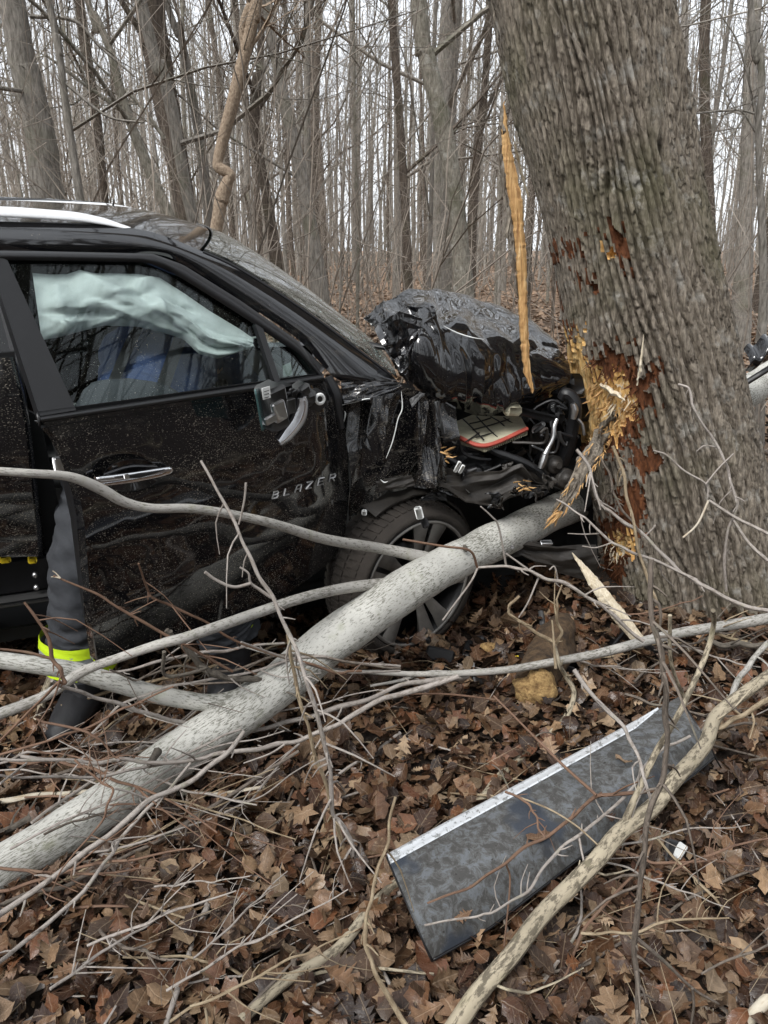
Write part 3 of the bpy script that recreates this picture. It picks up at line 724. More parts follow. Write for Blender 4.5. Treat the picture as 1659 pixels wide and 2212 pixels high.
kind = np.where(raw, 2, np.where(rust, 1, 0)).ravel()[F].max(1)
uvq = np.stack([A * .38, np.broadcast_to(Zg, A.shape)], -1).reshape(-1, 2)
def part_faces(name, mat, sel, parent, lab=None):
    ids = np.unique(F[sel]); mp = np.zeros(NZ * (NA + 1), int); mp[ids] = np.arange(len(ids))
    m = MB(); m.add(G.reshape(-1, 3)[ids], mp[F[sel]], uvq[ids]); return m
mbt = part_faces('trunk', 'oak', kind == 0, tree)
up = np.array([[np.polyval(np.polyfit(tp[:, 2], tp[:, 0], 3), 3.3), YT, 3.28]]); dl = np.array([-.28, 0, .96])
UP = np.vstack([up, up + dl * 3, up + dl * 7 + [.5, 0, 0], up + dl * 11 + [1.4, 0, 0]]); ur = [rz[-1], .3, .2, .08]
tube(mbt, UP, ur, 20, 30, lump=.06, seed=4, cap=False)
trunk = mbt.obj('trunk', M['oak'], tree)
part_faces('', '', kind == 2, tree).obj('exposed_wood', M['raw'], trunk)['label'] = 'raw yellow wood laid bare where the car struck'
pf = np.stack([pu.ravel()[F].mean(1), pv.ravel()[F].mean(1)], 1); s1_ = (kind == 1) & (pf[:, 1] < 700); s2_ = (kind == 1) & (pf[:, 1] > 1040)
for s_, lb in ((s1_, 'rust red patches where bark was chipped off high up'), (s2_, 'rust red scraped bark low on the trunk'), ((kind == 1) & ~s1_ & ~s2_, 'rust red inner bark around the wound')):
    part_faces('', '', s_, tree).obj('inner_bark', M['rust'], trunk)['label'] = lb
for o in trunk.children:
    if o.name.startswith(('inner_bark', 'exposed_wood')): o['kind'] = 'stuff'
mb = MB(); g = np.random.RandomState(61); crown(mb, UP, np.array(ur), 4.5, 16, 2, g, .35, .5); mb.obj('crown', M['tree_a'], tree)
def surf(u, v, off=0.0):     # point on the trunk under pixel
    d = (pu - u) ** 2 + (pv - v) ** 2 + (~(np.sin(A) < .25)) * 1e9
    i, j = np.unravel_index(np.argmin(d), d.shape); n = np.array([np.cos(th[j]), np.sin(th[j]), 0]); return G[i, j] + n * off, n
# splinters and fibres of the wound
def shard(mb, p, d, L, w, t, g):
    d = d / np.linalg.norm(d); s = np.cross(d, g.normal(0, 1, 3)); s /= np.linalg.norm(s); b = np.cross(d, s)
    q0, q1, q2 = p, p + d * L * .55 + s * w * g.normal(0, .5), p + d * L
    v = [q0 - s * w / 2, q0 + s * w / 2, q0 + b * t, q1 - s * w / 2.6, q1 + s * w / 2.6, q1 + b * t, q2]
    mb.add(np.array(v), [[0, 1, 4, 3], [1, 2, 5, 4], [2, 0, 3, 5]]); mb.add(np.array(v), [[3, 4, 6], [4, 5, 6], [5, 3, 6], [0, 2, 1]])
for nm, mt, n, poly, lab in (('splinter_fringe', 'split', 140, z8([(700, 420), (800, 430), (980, 560), (960, 630), (840, 720), (760, 760), (700, 640)]), 'orange brown wood fibres bristling from the wound'),
                             ('pale_fringe', 'white_wood', 34, z8([(770, 420), (930, 390), (940, 540), (800, 600)]), 'pale torn fibres in the wound'),
                             ('bark_fringe', 'rust', 150, z8([(740, 290), (990, 320), (1000, 600), (930, 700), (880, 1500), (790, 1400), (900, 1000), (960, 620), (940, 420), (750, 380)]), 'torn red bark shreds')):
    mb = MB(); g = np.random.RandomState(len(nm)); a = np.array(poly); k = 0
    while k < n:
        u, v = g.uniform(a[:, 0].min(), a[:, 0].max()), g.uniform(a[:, 1].min(), a[:, 1].max())
        if not inpoly(np.array([u]), np.array([v]), poly)[0]: continue
        p, nn = surf(u, v, -.008); k += 1
        d = nn * g.uniform(.02, .3) + np.array([-.35, -.05, -.7]) * g.uniform(-.3, 1.3) + g.normal(0, .22, 3)
        shard(mb, p, d, g.uniform(.02, .075), g.uniform(.004, .014), .004, g)
    o = mb.obj(nm, M[mt], trunk, False); o['kind'] = 'stuff'; o['label'] = lab
mb = MB(); g = np.random.RandomState(3)
for i in range(70):
    p, nn = surf(1332 + g.normal(0, 9), 1190 + g.normal(0, 9), -.005); shard(mb, p, np.array([.6, -.6, -.9]) + g.normal(0, .4, 3) + nn * .6, g.uniform(.03, .07), .008, .004, g)
mb.obj('frayed_wood', M['white_wood'], trunk, False)['label'] = 'frayed tuft of pale wood low on the trunk'
# bark strip hanging from the wound
P = [surf(1330, 900, .0)[0], surf(1314, 935, .03)[0], PY(1296, 962, 3.08), PY(1268, 1000, 3.02), PY(1243, 1050, 2.98), PY(1218, 1090, 2.96), PY(1202, 1112, 2.95)]
rs_ = np.array([8, 22, 20, 18, 15, 11, 3]) * 3.3 / FPX
C = catmull(np.hstack([P, rs_[:, None]]), 60); g = np.random.RandomState(8); TT = np.gradient(C[:, :3], axis=0); TT /= np.linalg.norm(TT, axis=1)[:, None]
sd = np.cross(TT, [0, -1, .2]); sd /= np.linalg.norm(sd, axis=1)[:, None]; nn = np.cross(sd, TT); nn *= np.sign(-nn[:, 1])[:, None]
jj = np.linspace(-1, 1, 15)
Gd = C[:, None, :3] + sd[:, None] * (jj[None, :, None] * C[:, 3][:, None, None] * (1 + .35 * (fbm(np.arange(60)[:, None] * .5, jj[None] * 2 + 4, 71, 3) - .45)[..., None])) - nn[:, None] * (jj[None, :, None] ** 2 * C[:, 3][:, None, None] * .5)
Gd = Gd + nn[:, None] * ((fbm(np.arange(60)[:, None] * .12 + 3, jj[None] * 5 + 9, 72, 4) - .45) * .035)[..., None]
mb = MB(); sheet(mb, Gd, .018); bs = mb.obj('torn_bark_strip', M['oak'], tree); bs['label'] = 'torn strip of bark peeling away downward from the wound'
mb = MB()
for i in range(55):
    k = g.randint(6, 58); side = g.choice([-1, -1, -1, 1]); p = C[k, :3] + sd[k] * side * C[k, 3] * g.uniform(.6, 1.0)
    shard(mb, p, TT[k] * g.uniform(.4, 1) + sd[k] * side * .12 + nn[k] * .12 + g.normal(0, .08, 3), g.uniform(.02, .06), .006, .004, g)
for k in range(12): shard(mb, C[57, :3] + g.normal(0, .008, 3), TT[57] + g.normal(0, .2, 3), g.uniform(.05, .1), .012, .006, g)
o = mb.obj('strip_fibres', M['split'], bs, False); o['kind'] = 'stuff'

# ------------------------------------------------------------------ loose splinters
def plank(name, label, L, Rr, Y, th, mat, n=60, jag=.5, seed=0, back=None):
    l, r = rs(L, n, False), rs(Rr, n, False); g = np.random.RandomState(seed); m = 9
    Gd = np.zeros((n, m, 3)); Yn = np.interp(np.linspace(0, 1, n), np.linspace(0, 1, len(Y)), Y)
    for i in range(n):
        a = PY(*(l[i] + [g.normal(0, jag), 0]), Yn[i]); b = PY(*(r[i] + [g.normal(0, jag), 0]), Yn[i])
        for j in range(m):
            t = j / (m - 1); p = a * (1 - t) + b * t; p = p + np.array([0, -1, 0]) * (np.sin(np.pi * t) * np.linalg.norm(b - a) * .25 + .007 * vn(np.array(i * .12), np.array(t * 6 + seed), 77 + seed)); Gd[i, j] = p
    mb = MB(); sheet(mb, Gd, th, back=np.array([0, 1.0, 0]))
    return mb, Gd
mb, Gd = plank('', '', [(1089, 218), (1083, 268), (1085, 335), (1094, 407), (1108, 479), (1118, 599), (1125, 719), (1127, 747), (1133, 805), (1149, 849)], [(1090, 219), (1099, 287), (1113, 359), (1127, 431), (1137, 551), (1139, 671), (1142, 731), (1145, 793), (1153, 838), (1152, 848)], [3.22, 3.2, 3.18, 3.14], .03, 'split', 100, .8, 3)
t = thing('tall_wood_splinter', 'tall orange splinter of split wood standing upright on the crushed hood beside the tree', 'wood splinter', Gd[-1, 4])
mb.obj('split_wood', M['split'], t, False)
mb = MB(); g = np.random.RandomState(5)
for i in range(2, 60):
    if g.rand() < .75:
        p = Gd[i, 0] + np.array([-.004, .006, 0]); shard(mb, p, np.array([.12, .0, -1]) + g.normal(0, .04, 3), g.uniform(.06, .12), .02, .01, g)
mb.obj('bark_edge', M['oak'], t, False)['label'] = 'strip of dark bark left along the back edge'
mb = MB(); mb2, G2 = plank('', '', [(1107, 290), (1112, 325), (1122, 370), (1139, 425)], [(1108, 290), (1118, 330), (1130, 375), (1143, 426)], [3.18, 3.25, 3.3], .006, 'split', 30, .4, 6)
mb2.obj('thin_sliver', M['white_wood'], t, False)
mb, Gd = plank('', '', [(1237, 1197), (1262, 1245), (1295, 1300), (1330, 1345), (1365, 1385)], [(1239, 1197), (1278, 1235), (1318, 1282), (1352, 1325), (1392, 1378)], [2.95, 2.85, 2.8], .02, 'white_wood', 50, .8, 9)
o = mb.obj('white_splinter', M['white_wood'], None, False); tag(o, 'bright white pointed splinter leaning at the foot of the big tree', 'wood splinter')
mb = MB(); tube(mb, [PY(1390, 723, 3.08), PY(1383, 790, 3.08), PY(1376, 832, 3.1)], [.001, .006, .003], 5, 14, wob=.3)
tag(mb.obj('wood_sliver', M['white_wood'], None, False), 'thin pale sliver standing upright above the wound of the big tree', 'wood splinter')
mb = MB(); a, b = surf(1293, 832, .03)[0], surf(1358, 862, .05)[0]; tube(mb, [a, (a + b) / 2 + [0, -.02, .005], b], [.008, .012, .003], 5, 14, wob=.25)
tag(mb.obj('wood_sliver', M['white_wood'], None, False), 'short pale sliver lying across the wound of the big tree', 'wood splinter')

# ------------------------------------------------------------------ fallen tree across the wheel
def px_path(pts, mode, ws):
    P = []; n = len(pts)
    for i, p in enumerate(pts):
        q = PY(*p) if mode == 'y' else PZ(*p)
        if mode != 'y':
            for _ in range(3): q = PZ(p[0], p[1], p[2] + float(gz(q[0], q[1])))
        P.append(q)
    P = np.array(P); r = np.array([w / 2 * depth(p) / FPX for w, p in zip(ws, P)]); return P, r
LOG = [(-70, 1912, 1.6, 98), (0, 1872, 1.66, 97), (200, 1757, 1.85, 97), (400, 1614, 2.06, 97), (560, 1508, 2.25, 98), (700, 1396, 2.45, 97), (840, 1300, 2.63, 94), (940, 1235, 2.8, 88), (1000, 1202, 2.92, 84), (1100, 1152, 3.2, 78), (1200, 1103, 3.6, 75), (1290, 1060, 4.0, 73), (1480, 935, 4.8, 70), (1659, 818, 5.65, 66), (1760, 755, 6.2, 66)]
P, r = px_path([l[:3] for l in LOG], 'y', [l[3] for l in LOG])
ft = thing('fallen_tree', 'fallen pale grey smooth barked tree lying across the front wheel and behind the big tree', 'fallen tree', PZ(400, 1614, 0))
mb = MB(); g = np.random.RandomState(2)
Q = catmull(np.hstack([P, r[:, None]]), 40); P, r = Q[:, :3] + np.cumsum(g.normal(0, .0016, (40, 3)), 0), Q[:, 3] * (1 + g.normal(0, .018, 40)); tube(mb, P, r, 36, 260, lump=.12, seed=12); lg = mb.obj('trunk', M['log'], ft)
mb = MB(); g = np.random.RandomState(2)
for i in range(9): pass
def limb(pts, ws, k=12, seed=0, lump=.12, mb=None):
    P, r = px_path(pts, 'y', ws); mb = mb or MB(); tube(mb, P, r, k, 90, lump=lump, seed=seed); return mb
limb([(962, 1228, 2.86), (925, 1208, 2.83), (860, 1192, 2.78), (800, 1181, 2.7), (700, 1164, 2.5), (600, 1134, 2.3), (520, 1115, 2.2), (420, 1099, 2.1), (330, 1098, 2.02), (270, 1085, 1.97), (215, 1055, 1.93), (150, 1030, 1.88), (60, 1022, 1.82), (-60, 1014, 1.78)], [38, 30, 25, 24, 23, 21, 20, 20, 20, 22, 24, 21, 19, 18], 12, 21).obj('branch', M['limb'], ft)['label'] = 'upper branch curving across the car door'
limb([(880, 1275, 2.7), (845, 1262, 2.7), (760, 1268, 2.58), (660, 1290, 2.38), (560, 1322, 2.22), (480, 1350, 2.1), (400, 1377, 2.0), (350, 1390, 1.98), (260, 1420, 1.96), (180, 1450, 1.98), (100, 1502, 1.98), (0, 1542, 1.95), (-60, 1562, 1.93)], [38, 28, 24, 24, 24, 24, 23, 22, 20, 22, 24, 26, 26], 12, 22).obj('branch', M['limb'], ft)['label'] = 'middle branch curving below the car door'
limb([(560, 1500, 2.25), (500, 1515, 2.2), (450, 1518, 2.18), (400, 1512, 2.16), (330, 1498, 2.14), (260, 1478, 2.1), (160, 1450, 2.06), (80, 1437, 2.02), (-60, 1418, 2.0)], [60, 46, 38, 38, 40, 40, 40, 38, 36], 16, 23, .08).obj('branch', M['log'], ft)['label'] = 'thick lower branch forking off to the left'
for u, v, Yk in ((330, 1640, 1.9), (1005, 1185, 2.85)):
    mb = MB(); p = PY(u, v, Yk); tube(mb, [p + [0, .05, -.01], p + [0, -.028, .004], p + [0, -.036, .008]], [.014, .008, .003], 7, 8, lump=.8); mb.obj('knot', M['lichen'], ft)

# ------------------------------------------------------------------ branches and twigs lying about, one thing each
def zz3(L): return [(.5208 * x, 918 + .5208 * y) for x, y in L]
def zz7(L): return [(.5208 * x, 1404 + .5208 * y) for x, y in L]
def zz6(L): return [(810 + .5117 * x, 1242 + .5117 * y) for x, y in L]
def zz2(L): return [(675 + .3906 * x, 1053 + .3906 * y) for x, y in L]
GT = 'broken branches and twigs lying in front of the car'
NB = [0]
def br(label, mat, mode, pts, d, w, subs=(), name='fallen_branch', buds=.5, cat='branch'):
    """pts pixels; d start/end depth (y) or height (z); w start/end width in pixels"""
    NB[0] += 1; sd = NB[0] * 13; g = np.random.RandomState(sd)
    def path(pts, d, w):
        n = len(pts); D = np.interp(np.linspace(0, 1, n), np.linspace(0, 1, len(d)), d); W = np.interp(np.linspace(0, 1, n), np.linspace(0, 1, len(w)), w)
        P, r = px_path([(u, v, dd) for (u, v), dd in zip(pts, D)], mode, W)
        for i in range(n): P[i, 2] = max(P[i, 2], float(gz(P[i, 0], P[i, 1])) + r[i] * .3)
        return P, np.maximum(r, .0013)
    P, r = path(pts, d, w)
    if len(P) > 3 and w[0] < 16:
        mid = (P[1:] + P[:-1]) / 2; L_ = np.linalg.norm(P[1:] - P[:-1], axis=1)[:, None]; mid = mid + g.normal(0, .028, mid.shape) * L_
        Pn = np.empty((2 * len(P) - 1, 3)); Pn[::2] = P; Pn[1::2] = mid; r = np.interp(np.arange(len(Pn)) / 2, np.arange(len(P)), r) * g.uniform(.9, 1.12, len(Pn)); P = Pn
    t = thing(name, label, cat, (P[0] + P[-1]) / 2 * [1, 1, 0] + [0, 0, float(P[:, 2].min())], GT)
    mb = MB(); big = w[0] > 16
    tube(mb, P, r, 14 if big else 8, max(24, 9 * len(P)), lump=.22 if big else .4, seed=sd)
    Q = catmull(np.hstack([P, r[:, None]]), 50)
    for i in range(int(buds * len(P) * 1.3)):      # small stubs and buds
        k = g.randint(4, 48); dd = Q[k + 1, :3] - Q[k, :3]; dd /= np.linalg.norm(dd) + 1e-9
        s = g.normal(0, 1, 3); s -= dd * s.dot(dd); s /= np.linalg.norm(s); L = g.uniform(.008, .03) if g.rand() < .7 else g.uniform(.05, .16)
        rr = min(Q[k, 3] * .6, .004); a = Q[k, :3]; tube(mb, [a, a + (dd * .6 + s) * L * .5, a + (dd * 1.0 + s) * L + g.normal(0, .1, 3) * L], [rr, rr * .8, rr * .4], 5, 5)
    mb.obj('stem', M[mat], t)
    for s in subs:
        m2 = s[3] if len(s) > 3 else mat
        P, r = path(s[0], s[1], s[2]); mb = MB(); tube(mb, P, r, 7, max(14, 7 * len(P)), lump=.35, seed=sd + 5); mb.obj('side_twig', M[m2], t)
    return t
br('long pale limb running from the right edge past the foot of the big tree', 'limb', 'z', [(1720, 1325), (1580, 1350), (1480, 1365), (1400, 1383), (1300, 1410), (1200, 1429), (1100, 1446), (1000, 1454), (900, 1456), (800, 1452)], [.22, .16], [25, 22, 16, 10], [([(800, 1452), (740, 1449), (625, 1423), (521, 1395)], [.18, .3], [9, 6]), ([(1000, 1456), (930, 1452), (864, 1470), (800, 1482)], [.16, .14], [9, 6])])
br('long twig arching down from the right across the thick fork of the fallen tree', 'twig_grey', 'y', [(1010, 1462), (960, 1466), (864, 1480), (729, 1528), (615, 1560), (526, 1580), (437, 1576), (365, 1555), (292, 1534), (208, 1508), (141, 1485), (112, 1470)], [2.55, 1.8], [11, 10, 8], [(zz3([(1659, 1020), (1420, 1025), (1200, 970), (1000, 900)]), [2.5, 2.1], [6, 4]), (zz7([(110, 470), (0, 555)]), [1.7, 1.5], [5, 5])])
br('grey branch crossing over the middle of the fallen tree to the left edge', 'twig_grey', 'y', zz7([(1900, 110), (1659, 185), (1500, 250), (1400, 310), (1230, 380), (1080, 410), (900, 430), (770, 462), (600, 466), (400, 470), (200, 455), (-40, 448)]), [2.3, 1.7], [13, 11, 9, 7], [(zz7([(1180, 392), (1120, 430), (1010, 470)]), [1.9, 1.85], [5, 3])])
br('pinkish grey branch sweeping from mid picture down to the lower left edge', 'twig_grey', 'y', zz7([(1010, 340), (940, 430), (800, 540), (620, 622), (450, 770), (250, 920), (0, 1095), (-60, 1135)]), [1.95, 1.3], [9, 12, 13], [(zz7([(620, 622), (540, 590), (475, 575)]), [1.7, 1.65], [5, 4])])
br('forked pale twig running below the sweeping pinkish branch at lower left', 'twig_grey', 'y', zz7([(790, 470), (700, 580), (520, 760), (470, 840), (400, 930), (260, 1080), (90, 1220), (-40, 1320)]), [1.85, 1.2], [6, 9, 10], [(zz7([(470, 840), (480, 790), (640, 770)]), [1.5, 1.6], [5, 3])])
br('straight grey twig slanting down to the left edge under the sweeping branch', 'twig_dark', 'y', zz7([(1240, 420), (960, 600), (640, 800), (440, 900), (260, 985), (0, 1060), (-40, 1070)]), [1.95, 1.4], [7, 10, 9])
br('long straight grey twig from the middle of the leaves toward the right', 'twig_grey', 'z', zz7([(1659, 345), (1440, 490), (1250, 640), (1100, 760)]), [.05, .04], [8, 6, 3])
br('peeled white stick passing under the fallen tree', 'peeled', 'z', zz7([(-30, 632), (150, 602), (370, 590), (560, 600), (720, 597), (900, 598), (1080, 570), (1120, 556)]), [.08, .05, .05], [12, 13, 6], buds=.1)
br('thin wavy twig hanging down in the middle of the leaf litter', 'twig_grey', 'z', zz7([(1240, 390), (1140, 500), (1060, 600), (985, 700), (930, 850), (880, 980), (850, 1080)]), [.1, .03], [5, 5, 3], [(zz7([(985, 705), (1015, 760), (1000, 840), (870, 910)]), [.05, .02], [3, 3])])
br('slim twig lying level across the fallen tree at the left edge, above the peeled stick', 'twig_grey', 'y', zz7([(-40, 512), (150, 528), (330, 530), (540, 497), (700, 465), (850, 395), (1000, 330)]), [1.55, 2.1], [6, 7, 5])
br('old dark stick at the left edge above the fallen tree', 'lichen', 'z', zz7([(-40, 770), (60, 735), (130, 700), (250, 655), (330, 640)]), [.06, .05], [14, 18, 12])
br('thin red twig hooked over the lower part of the fallen tree', 'twig_red', 'y', zz7([(190, 1040), (250, 920), (330, 820), (430, 700), (470, 580), (400, 530), (310, 455)]), [1.45, 1.6], [3, 5, 5])
br('red brown twig standing up at far left before the trouser leg', 'twig_red', 'y', zz3([(100, 735), (150, 800), (200, 880), (215, 965), (250, 1010), (270, 1070), (240, 1070), (130, 1180), (0, 1310)]), [1.75, 1.7], [6, 9, 5], [(zz3([(215, 970), (120, 945), (50, 935), (0, 930)]), [1.75, 1.72], [7, 5])])
br('red twig with a frayed yellow tip crossing the bottom of the car door', 'twig_red', 'y', zz3([(222, 625), (340, 675), (470, 745), (600, 820), (720, 890), (800, 930), (880, 975), (965, 1022)]), [1.95, 2.1], [4, 7, 6], [(zz3([(250, 635), (232, 615), (218, 605)]), [1.95, 1.95], [4, 1], 'peeled'), (zz3([(250, 635), (225, 630), (212, 630)]), [1.95, 1.95], [4, 1], 'peeled')])
br('stubby dead branch crusted with lichen lying above the fork of the fallen tree', 'lichen', 'y', zz3([(690, 850), (740, 900), (790, 945), (825, 990), (870, 1025), (940, 1050), (1000, 1055), (1060, 1055), (1120, 1075), (1200, 1105), (1260, 1125)]), [2.1, 2.3], [12, 15, 14, 13], [(zz3([(740, 900), (712, 875), (708, 855)]), [2.12, 2.1], [11, 9]), (zz3([(830, 1000), (850, 1010), (690, 1040), (680, 940)]), [2.12, 2.05], [6, 9])])
br('forked slim twig with three tips in front of the lower car door', 'twig_red', 'y', zz3([(575, 575), (600, 650), (625, 710), (700, 745), (860, 820), (1000, 905), (1180, 965), (1400, 1030), (1500, 1020)]), [2.0, 2.35], [4, 6, 6], [(zz3([(625, 710), (570, 722), (518, 740)]), [2.0, 1.95], [3, 2]), (zz3([(650, 725), (600, 750), (540, 782)]), [2.0, 1.95], [3, 2])])
br('tall thin upright shoot standing before the car door and rooted in the leaves', 'twig_grey', 'y', zz3([(833, 148), (900, 270), (975, 405), (1040, 550), (1130, 710), (1200, 870), (1240, 960), (1270, 1060), (1310, 1180), (1350, 1340)]) + zz7([(1370, 500), (1380, 680), (1430, 740), (1460, 800), (1470, 990)]), [1.9, 1.72, 1.72], [6, 9, 10, 9], [(zz3([(990, 412), (1002, 370), (1015, 300), (1020, 240)]), [1.85, 1.85], [4, 5]), (zz3([(1125, 715), (1080, 685), (1040, 655), (1030, 615), (995, 590)]), [1.8, 1.78], [8, 4]), (zz3([(1040, 657), (970, 672), (900, 645), (850, 610)]), [1.78, 1.75], [7, 7])], buds=1)
br('second upright shoot, shorter and darker, beside the tall thin one', 'twig_tan', 'y', zz3([(1192, 870), (1205, 960), (1230, 1080), (1260, 1200), (1290, 1300)]) + zz7([(1340, 520), (1375, 650), (1410, 770), (1430, 880), (1415, 990)]), [1.8, 1.74], [7, 9, 11], (), buds=1)
br('thin grey twig lying along the bottom of the door, left to right', 'twig_grey', 'y', zz3([(420, 1025), (560, 1010), (700, 970), (860, 940), (1010, 920), (1180, 905)]), [2.05, 2.3], [5, 8, 5])
br('twig rising from the left below the door and crossing the lichen branch', 'twig_dark', 'y', zz3([(455, 1015), (560, 1060), (640, 1030), (760, 1000), (960, 1020), (1130, 960), (1330, 960), (1560, 1000), (1659, 1010)]), [2.05, 2.45], [4, 6, 5])
br('pale twig running from the fork up toward the wheel', 'twig_grey', 'y', zz3([(380, 1280), (500, 1160), (700, 1085), (900, 1050), (1080, 1015), (1330, 960), (1500, 990), (1659, 1000)]), [1.95, 2.5], [5, 7, 6])
br('red twig at left edge curving under the thick fork', 'twig_red', 'y', zz3([(150, 1220), (220, 1240), (350, 1270), (420, 1310), (480, 1380)]) + zz7([(510, 440)]), [1.75, 1.75], [5, 6, 3], [(zz3([(160, 1225), (190, 1300), (210, 1350)]), [1.75, 1.74], [4, 2]), (zz3([(150, 1222), (140, 1215), (150, 1200)]), [1.75, 1.75], [4, 1], 'peeled')])
br('red twig crossing the left edge below the thick fork', 'twig_red', 'y', zz3([(-30, 1375), (200, 1310), (350, 1262), (500, 1180), (580, 1150), (720, 1085)]), [1.7, 1.9], [5, 6, 4])
br('dark brown stick lying in the shade behind the boots', 'lichen', 'z', zz3([(30, 900), (60, 850), (100, 760), (130, 700)]), [.03, .3], [20, 17])
br('brown stick propped behind the lower left branches', 'limb_tan', 'z', zz3([(165, 1220), (180, 1130), (210, 1050), (222, 960)]), [.02, .25], [18, 16])
# lower right
br('big weathered limb slanting from the bottom edge up over the grey panel', 'limb_tan', 'z', zz6([(300, 1960), (350, 1890), (440, 1760), (580, 1600), (700, 1440), (850, 1290), (930, 1210), (1040, 1080), (1170, 980), (1250, 880), (1390, 720), (1430, 610), (1500, 540), (1659, 430), (1760, 360)]), [.03, .14, .22, .3, .34], [46, 40, 38, 36, 28, 26], [(zz6([(1035, 1085), (1090, 960), (1180, 760), (1240, 660), (1310, 530), (1400, 330), (1432, 200), (1428, 150)]), [.2, .8], [17, 14, 13, 10]), (zz6([(1310, 530), (1250, 370), (1245, 170)]), [.42, .75], [8, 9])])
br('tan limb coming from the bottom edge and running under the grey panel', 'limb_tan', 'z', [(490, 2235), (552, 2175), (635, 2107), (729, 2050), (802, 1961), (864, 1899), (950, 1810), (1040, 1728), (1081, 1677), (1163, 1605), (1219, 1554), (1240, 1498), (1222, 1460), (1209, 1436), (1194, 1380)], [.055, .05, .03, .04, .25], [24, 24, 20, 12, 8], [(zz7([(1220, 1362), (1400, 1325), (1550, 1320), (1659, 1330), (1800, 1345)]), [.03, .06], [9, 6])])
br('reddish tipped twig reaching over the middle of the grey panel', 'twig_red', 'z', [(923, 1951), (1015, 1917), (1091, 1866), (1178, 1810), (1240, 1762), (1288, 1720), (1350, 1714), (1414, 1708)], [.2, .24], [5, 8, 8], [([(1288, 1718), (1214, 1651), (1163, 1600), (1097, 1534), (1066, 1503)], [.26, .34], [7, 4]), (zz6([(555, 1225), (570, 1300), (545, 1570)]), [.2, .1], [5, 4])])
br('thin dark red twig bent like a hook on the grey panel', 'twig_red', 'z', [(1091, 1710), (1120, 1722), (1143, 1738), (1160, 1765), (1163, 1790), (1178, 1810)], [.26, .22], [5, 5], [([(1117, 1720), (1189, 1749), (1245, 1784), (1291, 1825)], [.25, .23], [4, 4], 'twig_tan')])
br('thin pale twig running along the lower edge of the grey panel', 'twig_grey', 'z', [(917, 1999), (1025, 1981), (1066, 1970), (1143, 1923), (1199, 1846), (1250, 1805), (1301, 1764), (1373, 1692), (1434, 1616), (1491, 1590)], [.2, .2, .24], [5, 7, 6], [(zz6([(860, 1100), (880, 1200), (900, 1280)]), [.2, .15], [5, 4])])
br('grey twig with a thick broken tip slanting down over the top of the panel', 'twig_grey', 'z', [(1240, 1447), (1286, 1508), (1347, 1569), (1378, 1631), (1398, 1703), (1406, 1743)], [.55, .3], [11, 8, 6])
br('dark upright sapling stem standing close in the foreground at right', 'twig_dark', 'y', [(1408, 1208), (1406, 1242), (1409, 1344), (1429, 1411), (1439, 1498), (1442, 1590), (1432, 1682), (1406, 1743), (1393, 1830), (1383, 1907), (1373, 2010), (1378, 2122), (1383, 2230)], [1.25, 1.2], [11, 13, 12], [(zz6([(1100, 1530), (1230, 1640), (1340, 1745), (1450, 1810)]), [1.21, 1.25], [9, 5]), (zz6([(1340, 1745), (1345, 1820), (1335, 1895)]), [1.22, 1.22], [6, 6]), (zz6([(1165, 100), (1200, 130), (1205, 200), (1190, 250)]), [1.25, 1.25], [8, 5])], buds=1)
br('thin forked twig at the bottom edge left of centre', 'twig_tan', 'z', zz7([(510, 1275), (760, 1270), (920, 1305), (1020, 1365), (1110, 1410)]), [.05, .03], [5, 7, 5])
br('thin bent twig lying across the leaves at the lower left', 'twig_grey', 'z', zz7([(250, 1435), (450, 1440), (600, 1432), (800, 1380), (960, 1355), (1020, 1350)]), [.04, .05], [4, 5, 4])
br('tan shoot leaning from the bottom right of centre up past the panel corner', 'twig_tan', 'y', zz7([(1640, 610), (1610, 800), (1550, 980), (1520, 1100), (1515, 1220), (1560, 1350), (1659, 1520), (1720, 1600)]), [1.42, 1.3, 1.18], [6, 10, 11])
br('dark twig lying level in the leaves below the fallen tree', 'twig_dark', 'z', zz7([(650, 1160), (800, 1110), (960, 1060), (1100, 1040), (1270, 1022)]), [.035, .05], [6, 7, 5])
br('yellow green shoot lying at the lower right of the panel', 'twig_tan', 'z', zz6([(1190, 1110), (1330, 1260), (1430, 1360), (1510, 1465)]), [.12, .06], [5, 6, 4])
br('black twig curving across the leaves at the bottom right', 'twig_dark', 'z', zz6([(690, 1570), (660, 1660), (700, 1690), (900, 1640), (1100, 1520), (1300, 1380), (1480, 1290), (1659, 1230)]), [.04, .06], [8, 7, 5])
br('thin red grey twig curving under the big weathered limb near the bottom', 'twig_red', 'z', zz6([(690, 1890), (810, 1680), (880, 1500), (990, 1370), (1130, 1230), (1210, 1050)]), [.04, .12], [6, 7, 5], [(zz6([(810, 1680), (860, 1780), (880, 1895)]), [.04, .03], [5, 4])])
br('grey branch at the right edge above the panel end', 'lichen', 'z', zz6([(1400, 270), (1470, 300), (1540, 290), (1600, 300), (1700, 280)]), [.16, .2], [14, 12])
br('slanting grey branch at the right edge, pointing down to the panel end', 'limb', 'z', zz6([(1700, 260), (1600, 350), (1540, 430), (1500, 520), (1400, 640), (1340, 720)]), [.28, .15], [14, 12, 8])
br('yellowish twig with a peeled end over the right end of the panel', 'twig_tan', 'z', zz6([(1700, 510), (1560, 590), (1470, 640), (1410, 660)]), [.3, .28], [11, 12, 10])
br('whitish stick poking in at the bottom right corner', 'peeled', 'z', zz6([(1720, 1740), (1640, 1810), (1570, 1890), (1530, 1940)]), [.05, .04], [26, 28])
